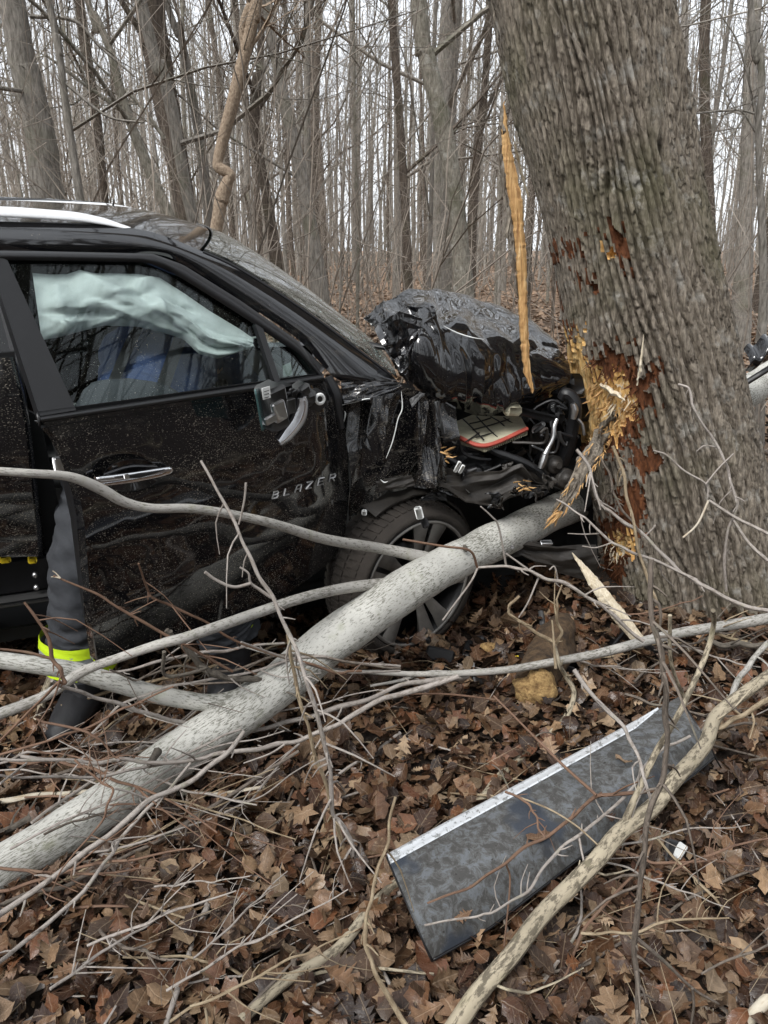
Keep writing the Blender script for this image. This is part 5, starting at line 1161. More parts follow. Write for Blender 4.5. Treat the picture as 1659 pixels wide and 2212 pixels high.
mb = MB(); sheet(mb, doorG(coons(rs(out_top, 90), rs(in_top, 90), 90, 6), lambda u, v, i, j: -.012 * np.sin(np.pi * j)), .035); dp(mb, 'window_frame', 'seal')
mb = MB(); sheet(mb, doorG(coons([(-30, 541), (16, 562)], [(86, 899), (165, 886)], 8, 40), lambda u, v, i, j: -.006), .03); dp(mb, 'rear_frame', 'seal')
mb = MB(); sheet(mb, doorG(coons([(86, 899), (698, 808)], [(91, 915), (703, 824)], 60, 6), lambda u, v, i, j: -.022 * np.sin(np.pi * j) ** .6), .03); dp(mb, 'belt_trim', 'seal')
mb = MB(); sheet(mb, doorG(coons([(551, 698), (568, 709)], [(594, 826), (606, 824)], 4, 20), -.004), .02); dp(mb, 'window_divider', 'seal')
mb = MB(); sheet(mb, doorG(coons(rs([(10, 560), (312, 565), (396, 600), (556, 702)], 60), rs([(160, 888), (600, 824)], 60), 60, 24), .012), .005); dp(mb, 'window_glass', 'glass')
mb = MB(); sheet(mb, doorG(coons(rs([(560, 702), (646, 762), (690, 812)], 30), rs([(598, 824), (692, 812)], 30), 30, 10), .012), .005); dp(mb, 'quarter_glass', 'glass')
mb = MB(); sheet(mb, doorG(coons([(611, 790), (628, 782)], [(612, 814), (632, 810)], 4, 4), .02), .001); dp(mb, 'sticker', plain('pale_sticker', (.35, .36, .33), .6))
# thin pale edge of bare metal down the rear edge of the door
mb = MB(); tube(mb, [door(u, v, -.006) for u, v in dl_[4:]], .0025, 5, 50); dp(mb, 'door_edge', 'alu')
mb = MB(); sheet(mb, np.array([[door(u - 6 - 26 * math.sin(np.pi * min(1, k / 8)) * a, v - 8 * a, .03 + .1 * a) for a in np.linspace(0, 1, 5)] for k, (u, v) in enumerate(dl_[:8])]), .01); dp(mb, 'door_inner_edge', 'black')
mb = MB(); p = door(128, 1005, .09); box(mb, p, (.03, .02, .05), axD); tube(mb, [p, p + eD * .04, p + eD * .05 + uD * .02], [.009, .009, .005], 7, 10); dp(mb, 'latch', 'alu')
# handle
hc = [(203, 1034), (215, 1036), (270, 1029), (330, 1019), (360, 1013), (369, 1012)]
hw = [.008, .0155, .0165, .015, .012, .004]
def flat_tube(path, w, hgt, off, n=50):
    P = catmull(np.array([door(u, v, off) for u, v in path]), n); W = np.interp(np.linspace(0, 1, n), np.linspace(0, 1, len(w)), w)
    t = np.linspace(0, 2 * np.pi, 15); prof = np.array([np.sign(np.sin(t)) * np.abs(np.sin(t)) ** .6, np.sign(np.cos(t)) * np.abs(np.cos(t)) ** .6]).T
    hump = np.sin(np.pi * np.clip(np.linspace(.04, .96, n), 0, 1)) ** .35
    return np.array([[P[i] + uD * W[i] * a + nD * (hgt * (b * .5 + hump[i])) for a, b in prof] for i in range(n)])
mb = MB(); V = flat_tube(hc, hw, .016, -.04); mb.add(V.reshape(-1, 3), gridf(50, 15)); dh = dp(mb, 'door_handle', 'chrome')
mb = MB(); V = flat_tube([(248, 1030), (300, 1026), (355, 1014)], [.001, .008, .001], .004, -.062, 20); mb.add(V.reshape(-1, 3), gridf(20, 15)); part(mb, 'handle_inlay', 'black', fd)
mb = MB(); box(mb, door(273, 1029, -.071), (.014, .008, .012), axD); part(mb, 'handle_button', 'alu', fd)
mb = MB(); q = [[door(285 + 62 * math.cos(a) * r_, 1026 + 34 * math.sin(a) * r_ - 4 * math.cos(a) * r_, -.047 + .012 * (1 - r_)) for r_ in np.linspace(.05, 1, 6)] for a in np.linspace(0, 6.283, 30)]; sheet(mb, np.array(q), .002); dp(mb, 'handle_recess', 'paint_clean')
# lettering BLAZER
def letters(word, pts, hpx, mat):
    STR = {'B': [[(0, 0), (0, 1), (.8, 1), (1, .8), (.8, .55), (0, .55)], [(.8, .55), (1.05, .3), (.85, 0), (0, 0)]], 'L': [[(0, 1), (0, 0), (1, 0)]], 'A': [[(0, 0), (.15, .85), (.35, 1), (1, 1), (1, 0)], [(.1, .42), (1, .42)]],
           'Z': [[(0, 1), (1, 1), (0, 0), (1, 0)]], 'E': [[(1, 1), (0, 1), (0, 0), (1, 0)], [(0, .5), (.8, .5)]], 'R': [[(0, 0), (0, 1), (.9, 1), (1, .85), (.9, .48), (0, .48)], [(.5, .48), (1, 0)]]}
    for ch, (u, v) in zip(word, pts):
        mb = MB(); wpx = hpx * .78; i = min(int((u - 91) / 612 * 89), 89)
        for st in STR[ch]:
            for (x0, y0), (x1, y1) in zip(st[:-1], st[1:]):
                a, b = [np.array([u + x * wpx + y * 3, v - y * hpx - x * wpx * .22]) for x, y in ((x0, y0), (x1, y1))]
                off = letter_off(u, v) - .003
                a, b = door(a[0], a[1], off), door(b[0], b[1], off); d = b - a; L = np.linalg.norm(d); d /= L; s = np.cross(nD, d)
                box(mb, (a + b) / 2, (L + .004, .0042, .006), np.array([d, s, nD]), bev=.001)
        dp(mb, 'letter', mat, 'chrome letter ' + ch)
def letter_off(u, v):
    d = (Gp[..., 0] - u) ** 2 + (Gp[..., 1] - v) ** 2; i, j = np.unravel_index(np.argmin(d), d.shape); return -float((GD[i, j] - hp) @ nD)
letters('BLAZER', [(588, 1077), (613, 1070), (637, 1063), (661, 1056), (686, 1048), (711, 1040)], 14, plain('badge_metal', (.5, .5, .5), .45, .2))
# --- what is left of the door mirror
def off_at(u, v): return letter_off(u, v)
def dbox(u, v, w, s, mat, name, rot=0, bev=0):
    mb = MB(); c, s_ = math.cos(rot), math.sin(rot); A_ = np.array([eD * c + uD * s_, nD, -eD * s_ + uD * c]); box(mb, door(u, v, w), s, A_, bev=bev); return dp(mb, name, mat)
mb = MB(); q = coons([(553, 841), (561, 838)], [(569, 931), (578, 919)], 3, 8); sheet(mb, np.array([[door(q[i, j, 0], q[i, j, 1], -.2 + .05 * i) for j in range(8)] for i in range(3)]), .006); dp(mb, 'mirror_glass', 'mirror')
dbox(588, 868, -.13, (.075, .09, .12), 'greyp', 'mirror_housing', .25, .012); dbox(603, 888, -.178, (.05, .02, .07), 'alu', 'mirror_reflector', .3, .006); dbox(583, 905, -.18, (.05, .02, .03), 'alu', 'mirror_reflector', .3, .006); dbox(622, 875, -.16, (.035, .04, .05), 'greyp', 'mirror_connector', .1); dbox(648, 842, -.11, (.06, .06, .045), 'greyp', 'mirror_arm', .4, .012); dbox(593, 906, -.13, (.075, .08, .06), 'greyp', 'mirror_motor', .25, .012)
dbox(610, 845, -.13, (.05, .05, .05), 'black', 'mirror_connector', .1); dbox(632, 862, -.1, (.05, .1, .07), 'black', 'mirror_pivot', .3, .02); dbox(664, 858, -.07, (.07, .06, .07), 'greyp', 'mirror_arm', .2, .025)
mb = MB(); sheet(mb, np.array([[door(566 + 17 * a + 2 * b, 839 + 25 * b - 5 * a, -.188) for b in np.linspace(0, 1, 4)] for a in np.linspace(0, 1, 4)]), .002); dp(mb, 'label_sticker', 'white', 'white label sticker on the mirror remains')
for k in range(3):
    mb = MB(); a = (570 + k * 0, 846 + k * 7); tube(mb, [door(a[0] + 1, a[1], -.1905), door(a[0] + 11, a[1] - 3, -.1905)], .0011, 4); dp(mb, 'printed_line', 'dull')
lc = [(652, 858), (653, 880), (644, 908), (625, 934), (602, 956)]
mb = MB(); P = catmull(np.array([door(u, v, -.15) for u, v in lc]), 40); W = np.interp(np.linspace(0, 1, 40), [0, .4, .8, 1], [.018, .03, .026, .015]); T = np.gradient(P, axis=0); T /= np.linalg.norm(T, axis=1)[:, None]; S_ = np.cross(T, nD)
sheet(mb, np.array([[P[i] + S_[i] * W[i] * a + nD * .012 * (1 - a * a) for a in np.linspace(-1, 1, 7)] for i in range(40)]), .008); dp(mb, 'turn_signal', 'lens', 'clear curved turn signal strip')
mb = MB(); tube(mb, [P[i] + S_[i] * W[i] * .1 + nD * .014 for i in range(2, 38)], .003, 5, 40); dp(mb, 'turn_signal_rib', 'chrome')
mb = MB(); tube(mb, [P[i] + S_[i] * W[i] * 1.1 + nD * .0 for i in range(0, 40)], .009, 6, 40); dp(mb, 'lens_housing', 'black')
q = [(663, 842), (685, 838), (704, 848), (707, 874), (690, 890), (668, 884)]
mb = MB(); cq = np.mean(q, 0); sheet(mb, np.array([[door(cq[0] + (u - cq[0]) * r_, cq[1] + (v - cq[1]) * r_, -.055 - .01 * (1 - r_)) for r_ in np.linspace(.03, 1, 5)] for u, v in q + q[:1]]), .012); dp(mb, 'mirror_base', 'black')
mb = MB(); tube(mb, [door(691 + 9 * math.cos(a), 862 + 10 * math.sin(a), -.075) for a in np.linspace(0, 6.28, 20)], .006, 6, 30); dp(mb, 'mirror_ring', 'white')
mb = MB(); g = np.random.RandomState(6)
for k in range(6): tube(mb, [door(612 + k * 4, 880, -.12), door(618 + k * 5, 846 + g.uniform(-6, 6), -.16), door(640 + k * 5, 850 + g.uniform(-4, 8), -.12)], .0045, 6, 14)
o = dp(mb, 'wires', 'black'); o['kind'] = 'stuff'
# --- curtain airbag hanging inside the door opening
top = [(70, 590), (110, 593), (160, 592), (230, 590), (300, 592), (345, 600), (400, 635), (450, 670), (520, 712), (548, 732)]
bot = [(90, 735), (130, 728), (180, 714), (225, 703), (300, 706), (370, 724), (395, 732), (430, 765), (470, 775), (545, 752)]
Gp2 = coons(rs(top, 80), rs(bot, 80), 80, 40)
def wrin(u, v, i, j):
    f = lambda a, b, s, k: abs(vn(np.array(a), np.array(b), s) - .5) * k
    x, y = i * 9 + j * 2.5, j * 3 - i * 1.5
    puff = .07 * math.sin(math.pi * j) ** .7 * math.sin(math.pi * min(1, .06 + i * .92)) ** .5
    return float(wU(v) + .11 - puff + f(x * .7, y * .6, 51, .03) + f(x * 1.7, y * 1.9, 52, .015))
Gb = creases(carG(Gp2, wrin), [((.2, .0), (.38, .55), .03, .1), ((.38, .1), (.5, .5), -.03, .09), ((.5, .05), (.36, .4), .025, .07), ((.5, .35), (.64, .75), .03, .09), ((.6, .3), (.7, .2), -.03, .08), ((.62, .5), (.98, .7), .03, .1), ((.7, .7), (.99, .8), -.025, .07), ((.8, .45), (.97, .62), .02, .07), ((.1, .2), (.12, .95), .03, .08), ((.05, .6), (.3, .8), -.03, .1), ((.75, .9), (.98, .85), .02, .06), ((.25, .5), (.45, .85), .02, .09)])
mb = MB(); sheet(mb, Gb, .004); part(mb, 'curtain_airbag', 'airbag', None, 'pale deflated curtain airbag behind the door glass')
mb = MB(); tube(mb, [car(540, 732, .3), car(556, 728, .3)], [.008, .003], 6, 6); part(mb, 'airbag_tether', 'airbag')
# --- crumpled sheet metal
def crumple(G, amp, seed, n=22, fmin=2, fmax=9, mask=None, warp=.25, flow=.0):
    n1, n2, _ = G.shape; du = np.gradient(G, axis=0); dv = np.gradient(G, axis=1); N = np.cross(du, dv); N /= np.linalg.norm(N, axis=2)[..., None] + 1e-9
    if np.sum(N * (O - G), 2).mean() < 0: N = -N
    x, y = np.meshgrid(np.linspace(0, 1, n1) * np.linalg.norm(G[-1, n2 // 2] - G[0, n2 // 2]) * 1.2, np.linspace(0, 1, n2) * np.linalg.norm(G[n1 // 2, -1] - G[n1 // 2, 0]) * 1.2, indexing='ij')
    g = np.random.RandomState(seed); h = 0 * x; wx = (fbm(x * 3, y * 3, seed, 3) - .45) * warp; wy = (fbm(x * 3 + 9, y * 3 + 5, seed + 1, 3) - .45) * warp
    for k in range(n):
        a = g.uniform(0, np.pi) * (1 - flow) + flow * (g.normal(0, .25)); f = g.uniform(fmin, fmax); t = ((x + wx) * np.cos(a) + (y + wy) * np.sin(a)) * f + g.rand() * 9
        loc = np.exp(-((x - g.uniform(0, x.max())) ** 2 + (y - g.uniform(0, y.max())) ** 2) / (2 * g.uniform(.08, .25) ** 2))
        h += (np.abs((t % 1) - .5) * 2 - .5) * loc * (fmin + 1) / f
    h = h / (np.abs(h).max() + 1e-9)
    if mask is not None: h = h * mask
    return G + N * (h * amp)[..., None]
def rows(R_, n, m):
    """control rows of (u, v, Y) -> smooth grid"""
    A_ = np.array([[PY(*p) for p in rs2(r, 12)] for r in R_]); B = np.array([catmull(A_[:, k], m) for k in range(12)]); return np.array([catmull(B[:, j], n) for j in range(m)]).transpose(1, 0, 2)
def rs2(P, n): return rs(P, n)
HR = [[(800, 680, 4.2), (870, 665, 4.4), (960, 650, 4.5), (1080, 680, 4.5), (1160, 715, 4.4), (1215, 760, 4.1)],
      [(812, 660, 3.75), (840, 645, 3.8), (870, 634, 3.85), (905, 628, 3.9), (960, 632, 3.92), (1010, 642, 3.92), (1080, 665, 3.92), (1150, 690, 3.85), (1205, 738, 3.7)],
      [(815, 700, 3.45), (870, 668, 3.5), (920, 655, 3.5), (965, 672, 3.5), (1020, 690, 3.55), (1080, 705, 3.6), (1150, 715, 3.6), (1220, 770, 3.5)],
      [(824, 742, 3.2), (865, 715, 3.22), (930, 672, 3.15), (955, 706, 3.15), (1005, 727, 3.2), (1070, 738, 3.26), (1140, 750, 3.35), (1228, 802, 3.4)],
      [(848, 780, 3.14), (872, 772, 3.17), (905, 752, 3.04), (950, 785, 3.04), (1010, 795, 3.1), (1080, 800, 3.16), (1150, 806, 3.26), (1232, 825, 3.36)],
      [(856, 800, 3.16), (880, 815, 3.2), (920, 835, 3.08), (960, 852, 3.08), (1020, 862, 3.13), (1090, 862, 3.18), (1165, 852, 3.28), (1230, 838, 3.37)],
      [(862, 806, 3.24), (890, 826, 3.26), (920, 858, 3.18), (975, 880, 3.22), (1035, 890, 3.26), (1110, 887, 3.3), (1180, 872, 3.36), (1230, 846, 3.42)]]
Gh = rows(HR, 260, 200)
i_, j_ = np.meshgrid(np.linspace(0, 1, 260), np.linspace(0, 1, 200), indexing='ij')
lm = .5 + 1.2 * np.exp(-((i_ - .12) / .14) ** 2)
lm = lm * (1 - np.exp(-(j_ / .1) ** 2))
Gh = facets(Gh, [(5, 3.2, .12, 2.0), (10, 6.5, .032, -3.0)], 610, lm)
# vertical tears hanging from the ridge
Gh = Gh + np.array([0, -.5, .85]) * ((fbm(i_ * 9 + 4, j_ * 7 + fbm(i_ * 4, j_ * 4, 87, 3) * 3, 86, 3) - .45) * .004 * np.clip(j_ * 6, 0, 1))[..., None]
Gh = creases(Gh, [((.3, .2), (.52, .62), .05, .09), ((.3, .2), (.68, .5), .045, .08), ((.33, .2), (.86, .42), .04, .08), ((.3, .22), (.2, .6), .05, .08), ((.3, .22), (.36, .66), -.04, .07), ((.45, .2), (.6, .55), -.035, .06), ((.6, .18), (.8, .55), .035, .06), ((.72, .2), (.95, .5), -.03, .07), ((.52, .62), (.5, .95), .04, .05), ((.68, .52), (.66, .95), -.04, .05), ((.6, .6), (.58, .98), -.03, .04), ((.78, .55), (.8, .98), .03, .06), ((.4, .62), (.42, .98), .035, .045), ((.2, .6), (.12, .95), .05, .06), ((.1, .2), (.2, .6), -.05, .07), ((.05, .4), (.3, .5), .04, .06)], .45, True)
drape = (np.abs(np.sin(i_ * 19 + 2.5 * fbm(i_ * 4, j_ * 3, 88, 3))) - .5) * np.exp(-((j_ - .72) / .17) ** 2) * np.exp(-((i_ - .45) / .28) ** 2)
Gh = Gh + np.array([0, -1, .1]) * (drape * .018)[..., None]
mb = MB(); sheet(mb, Gh, .004); hood = part(mb, 'hood', 'paint_hood', None, 'black hood folded and crumpled into sharp creases')
# torn flap at the windshield
def patch(name, mat, q, Ys, amp, seed, th=.005, n=40, m=40, parent=None, label=None, **kw):
    """q: top polyline, bottom polyline (pixels); Ys: depths top-left, top-right, bottom-left, bottom-right"""
    Gq = coons(rs(q[0], n), rs(q[1], n), n, m); i, j = np.meshgrid(np.linspace(0, 1, n), np.linspace(0, 1, m), indexing='ij')
    Yd = (Ys[0] * (1 - i) + Ys[1] * i) * (1 - j) + (Ys[2] * (1 - i) + Ys[3] * i) * j
    G3 = np.array([[PY(Gq[a, b, 0], Gq[a, b, 1], Yd[a, b]) for b in range(m)] for a in range(n)])
    if amp:
        fl = kw.get('flow', 0); sz_ = max(.6, kw.get('fmax', 7) / 7)
        G3 = facets(G3, [((4.5 if fl else 3.5) * sz_, (2.2 if fl else 3) * sz_, amp * 1.0, .8), ((9 if fl else 8) * sz_, (5 if fl else 7) * sz_, amp * .42, -1.5)], 700 + seed * 3)
    mb = MB(); sheet(mb, G3, th); return part(mb, name, mat, parent, label)
patch('hood_flap', 'paint_hood', ([(788, 690), (826, 648)], [(800, 700), (836, 720)]), (3.35, 3.3, 3.3, 3.15), .02, 1, label='torn flap of the hood lying on the windshield')
patch('hood_fold', 'paint_hood', ([(822, 700), (862, 672), (905, 690)], [(858, 798), (885, 838), (912, 800)]), (3.1, 3.02, 3.06, 3.02), .07, 11, n=70, m=70, fmin=2.5, fmax=6, label='sharp folded corner of the hood')
patch('hood_fold', 'paint_hood', ([(832, 745), (872, 732), (900, 716)], [(866, 800), (892, 810), (906, 770)]), (3.06, 3.0, 3.05, 3.0), .05, 4, n=60, m=60, fmin=3, fmax=7)
patch('hood_fold', 'paint_hood', ([(842, 690), (880, 660), (938, 665)], [(868, 722), (900, 740), (945, 720)]), (3.25, 3.1, 3.12, 3.03), .06, 24, n=60, m=60, fmin=2.5, fmax=6)
# fender
fen = patch('fender', 'paint_fender', ([(735, 824), (790, 818), (840, 822), (872, 838), (930, 850), (985, 880)], [(764, 1130), (790, 1098), (835, 1062), (892, 1056), (940, 1060), (990, 1075)]), (2.94, 3.1, 2.95, 3.12), .085, 33, n=130, m=130, fmin=2, fmax=6, flow=.75, label='crushed front fender with pale torn edges')
patch('fender_fold', 'paint_fender', ([(738, 826), (800, 820), (865, 826)], [(742, 872), (806, 862), (868, 850)]), (2.9, 2.98, 2.88, 2.95), .03, 3, parent=fen)
patch('fender_fold', 'paint_fender', ([(806, 862), (868, 842)], [(826, 1000), (836, 985), ]), (2.87, 2.96, 2.9, 2.92), .04, 6, parent=fen, fmin=2, fmax=4)
patch('fender_fold', 'paint_fender', ([(900, 868), (940, 862)], [(905, 1050), (968, 1055)]), (2.98, 3.02, 2.97, 3.02), .06, 9, parent=fen, flow=.8, n=50, m=60)
patch('fender_fold', 'dirty', ([(812, 1040), (890, 1026)], [(822, 1062), (898, 1048)]), (2.9, 2.98, 2.92, 2.98), .012, 9, parent=fen)
patch('bracket_plate', 'greyp', ([(884, 862), (908, 848)], [(890, 880), (918, 850)]), (2.98, 2.98, 2.96, 2.98), .01, 2)
patch('bent_bracket', 'steel', ([(936, 868), (950, 866)], [(956, 938), (960, 938)]), (2.95, 2.95, 2.94, 2.94), .012, 2, .004)
for pts, w in (([(834, 990), (846, 960), (853, 935), (860, 905), (869, 882), (867, 845)], .004), ([(738, 875), (764, 869), (790, 862), (806, 862)], .004), ([(742, 915), (746, 895), (744, 888)], .005), ([(822, 1036), (830, 1042), (838, 1040)], .005), ([(944, 866), (950, 890), (958, 935)], .004), ([(958, 704), (985, 718), (1015, 728), (1045, 733)], .0045)):
    mb = MB(); Yb = 2.9 if pts[0][0] < 880 and pts[0][1] > 800 else 2.98 if pts[0][1] > 860 else 3.03
    tube(mb, [PY(u, v, Yb) for u, v in pts], [w * .2] + [w * .65] * (len(pts) - 2) + [w * .15], 5, 30, lump=.9, seed=len(pts)); part(mb, 'torn_edge', 'white', hood if pts[0][1] < 860 and pts[0][0] > 860 else fen, 'torn white edge of the sheet metal')
mb = MB(); tube(mb, [PY(706, 815, 2.86), PY(722, 850, 2.86), PY(728, 880, 2.86), PY(738, 925, 2.87)], [.02, .026, .02, .012], 8, 24); part(mb, 'hinge_cover', 'black')
# --- engine bay
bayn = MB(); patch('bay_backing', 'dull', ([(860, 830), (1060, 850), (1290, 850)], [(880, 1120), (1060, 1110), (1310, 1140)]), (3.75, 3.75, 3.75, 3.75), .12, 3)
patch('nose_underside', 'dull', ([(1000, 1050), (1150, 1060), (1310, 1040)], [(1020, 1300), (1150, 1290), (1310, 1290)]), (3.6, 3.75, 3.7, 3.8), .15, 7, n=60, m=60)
g = np.random.RandomState(91)
def blob(u, v, Y, s, mat, name, seed=0, bev=.3):
    g = np.random.RandomState(seed); mb = MB(); A_ = np.linalg.qr(np.eye(3) + g.normal(0, .3, (3, 3)))[0]; box(mb, PY(u, v, Y), s, A_, bev=min(s) * bev); return part(mb, name, mat)
for k, (u, v, Y, s, m) in enumerate([(1000, 985, 3.5, (.16, .2, .08), 'dirty'), (1080, 1000, 3.5, (.2, .2, .1), 'black'), (1110, 930, 3.6, (.2, .15, .05), 'black'), (1160, 965, 3.6, (.12, .2, .12), 'dirty'), (1185, 905, 3.6, (.08, .12, .1), 'black'), (1130, 890, 3.3, (.3, .1, .035), 'black'), (1240, 830, 3.55, (.12, .1, .08), 'black'), (1140, 1030, 3.4, (.18, .15, .06), 'dirty'), (965, 1000, 3.3, (.1, .14, .12), 'black'), (1020, 1040, 3.35, (.2, .1, .05), 'dirty'), (1255, 880, 3.6, (.1, .14, .12), 'black'), (1100, 960, 3.55, (.14, .08, .09), 'steel')]):
    blob(u, v, Y, s, m, 'engine_block', k)
blob(1107, 886, 3.22, (.08, .05, .05), 'cream', 'filter_clamp', 3)
# air filter
fq = np.array([PY(985, 942, 3.22), PY(1048, 962, 3.16), PY(1138, 926, 3.28), PY(1125, 902, 3.5), PY(1020, 898, 3.5), PY(985, 912, 3.42)])
def fan_sheet(mb, q, th):
    c = q.mean(0); sheet(mb, np.array([[c + (p - c) * r_ for r_ in np.linspace(.02, 1, 6)] for p in np.vstack([q, q[:1]])]), th * .5)
mb = MB(); fan_sheet(mb, fq + [0, 0, .004], .05); af = part(mb, 'air_filter', 'cream', None, 'cream air filter with red rim and black mesh exposed under the hood')
mb = MB(); tube(mb, [fq[0] + [0, -.004, 0], fq[1] + [0, -.006, 0], fq[2] + [.0, -.004, 0]], .0105, 8, 40); part(mb, 'filter_rim', 'red', af)
mb = MB()
for k in range(46):
    t_ = k / 45; a = fq[0] + (fq[1] - fq[0]) * t_ * 2 if t_ < .5 else fq[1] + (fq[2] - fq[1]) * (t_ * 2 - 1); tube(mb, [a + [0, -.006, -.012], a + [0, -.004, -.028]], .003, 4)
o = part(mb, 'filter_pleats', 'cream', af); o['kind'] = 'stuff'
mb = MB(); cF = fq.mean(0)
for (a, b) in (((1022, 928), (1100, 905)), ((1028, 945), (1130, 915)), ((1000, 905), (1045, 950)), ((1030, 900), (1075, 945)), ((1060, 900), (1100, 932)), ((1088, 902), (1122, 925)), ((1015, 915), (1060, 903)), ((1005, 955), (1035, 935))):
    nF = np.cross(fq[1] - fq[0], fq[3] - fq[0]); nF /= np.linalg.norm(nF); nF *= np.sign(nF[2]); A_, B_ = PP(a[0], a[1], fq[0] + nF * .014, nF), PP(b[0], b[1], fq[0] + nF * .014, nF); tube(mb, [A_, (A_ + B_) / 2 + g.normal(0, .004, 3), B_], .0035, 5, 12)
o = part(mb, 'filter_mesh', 'black', af); o['kind'] = 'stuff'
# cap, pipes, hoses, radiator frame, pulleys, torn liner
mb = MB(); p = PY(1201, 878, 3.3); tube(mb, [p + [0, .03, -.015], p + [0, 0, 0], p + [0, -.008, .002]], [.031, .031, .027], 20); cap = part(mb, 'oil_cap', 'black', None, 'black oil cap with white print')
mb = MB(); box(mb, p + [0, -.016, .004], (.012, .016, .055), bev=.004); part(mb, 'cap_grip', 'black', cap)
mb = MB()
for dx, dz in ((-.016, .006), (-.017, -.002), (.017, .008), (.018, .0), (.016, -.008)): tube(mb, [p + [dx - .006, -.0095, dz], p + [dx + .006, -.0095, dz + .003]], .0014, 4)
o = part(mb, 'cap_print', 'white', cap); o['kind'] = 'stuff'
def hose(pts, Y, r, mat, name, seed=0, lump=.0): mb = MB(); tube(mb, [PY(u, v, y) for (u, v), y in zip(pts, np.interp(np.linspace(0, 1, len(pts)), np.linspace(0, 1, len(Y)), Y))], r, 9, 36, lump=lump, seed=seed); return part(mb, name, mat)
hose([(1203, 905), (1197, 922), (1195, 945), (1184, 968), (1177, 982)], [3.22, 3.18], [.009, .011, .012, .012, .014], 'alu', 'metal_pipe'); hose([(1177, 982), (1172, 998), (1167, 1012)], [3.18, 3.17], [.016, .016, .011], 'alu', 'pipe_fitting')
hose([(1208, 932), (1212, 950), (1222, 962), (1226, 954)], [3.17], [.008, .008, .006, .004], 'steel', 'pipe_bracket')
hose([(1212, 862), (1222, 850), (1238, 862), (1243, 885), (1238, 915), (1228, 960), (1214, 1000)], [3.3, 3.28, 3.35], [.02, .026, .028, .028, .03, .032, .03], 'black', 'radiator_frame'); hose([(1237, 872), (1241, 886), (1238, 905)], [3.24], [.012, .016, .012], 'alu', 'frame_bracket')
hose([(1050, 960), (1066, 974), (1098, 986), (1130, 998), (1160, 1015), (1180, 1034), (1206, 1046), (1230, 1058)], [3.2, 3.2, 3.25], [.012, .016, .018, .018, .018, .02, .018, .016], 'black', 'wiring_loom', 3, .25)
hose([(990, 950), (1000, 978), (1030, 990), (1060, 992)], [3.15, 3.2], [.006, .008, .008, .006], 'black', 'hose'); hose([(1220, 905), (1232, 930), (1250, 945)], [3.3], [.006, .007, .006], 'black', 'hose'); hose([(1248, 905), (1258, 918), (1262, 940)], [3.25], [.007, .007, .006], 'alu', 'metal_pipe'); hose([(960, 985), (985, 1000), (1005, 1018), (1030, 1012)], [3.1], [.01, .013, .012, .008], 'black', 'hose')
for u, v, r in ((1192, 1002, .04), (1216, 1032, .045)):
    mb = MB(); p = PY(u, v, 3.25); d = np.array([.35, -.9, .1]); tube(mb, [p, p + d * .03, p + d * .034, p + d * .036, p + d * .06], [r, r, r * .8, r * .5, r * .35], 18); part(mb, 'pulley', 'dirty')
patch('torn_liner', 'dirty', ([(940, 1010), (1010, 1020), (1080, 1018), (1125, 1000), (1150, 1040), (1176, 1047)], [(950, 1052), (1000, 1084), (1060, 1092), (1085, 1084), (1140, 1062), (1172, 1052)]), (3.05, 3.2, 3.0, 3.2), .06, 8, n=80, m=50, fmin=2, fmax=6, label='torn muddy wheel arch liner')
patch('torn_liner', 'black', ([(955, 955), (1010, 975), (1060, 990)], [(950, 1020), (1010, 1030), (1080, 1040)]), (3.2, 3.25, 3.12, 3.2), .06, 18, n=60, m=40, fmin=2, fmax=6)
patch('crushed_bumper', 'dirty', ([(1040, 1170), (1120, 1165), (1200, 1180), (1290, 1178)], [(1050, 1215), (1130, 1200), (1210, 1240), (1290, 1262)]), (3.1, 3.25, 3.1, 3.25), .05, 10, n=70, m=40, label='crushed front bumper under the nose')
for u, v, Y, s, m, nm in ((905, 1108, 2.9, (.03, .02, .06), 'white', 'white_clip'), (918, 1130, 2.9, (.03, .02, .04), 'black', 'black_clip'), (787, 1107, 2.9, (.02, .015, .028), 'white', 'white_clip'), (988, 1008, 3.0, (.016, .012, .05), 'white', 'white_clip'), (997, 1013, 3.0, (.016, .012, .04), 'white', 'white_clip'), (1100, 1180, 3.05, (.04, .02, .012), 'lens', 'lamp_chip'), (1180, 1172, 3.05, (.05, .03, .012), 'lens', 'lamp_chip')):
    blob(u, v, Y, s, m, nm, int(u))
g = np.random.RandomState(12)
for nm, u, v, Y in (('wood_tuft', 958, 975, 3.0), ('wood_tuft', 1128, 1050, 3.02)):
    mb = MB()
    for k in range(9): shard(mb, PY(u, v, Y) + g.normal(0, .014, 3), np.array([g.normal(.8, .15), -.15, g.normal(.1, .25)]), g.uniform(.02, .05), .007, .004, g)
    o = part(mb, nm, 'split', None, 'tuft of wood splinters caught in the wreck', False); o['kind'] = 'stuff'
g = np.random.RandomState(77)
for k in range(16):
    u, v = g.uniform(960, 1170), g.uniform(880, 1060); Y0_ = g.uniform(3.2, 3.5); pts = [(u, v)]
    for q_ in range(4): pts.append((pts[-1][0] + g.normal(8, 22), pts[-1][1] + g.normal(6, 18)))
    hose(pts, [Y0_, Y0_ + g.normal(0, .06)], list(np.full(5, g.uniform(.004, .011))), ['black', 'dirty', 'black', 'steel'][k % 4], 'hose', k, .3)
for k in range(26):
    u, v = g.uniform(945, 1265), g.uniform(870, 1075)
    if 985 < u < 1140 and 895 < v < 965: continue
    blob(u, v, g.uniform(3.25, 3.55), tuple(g.uniform(.015, .075, 3)), ['black', 'dirty', 'black', 'steel', 'greyp'][k % 5], 'engine_fitting', 100 + k)
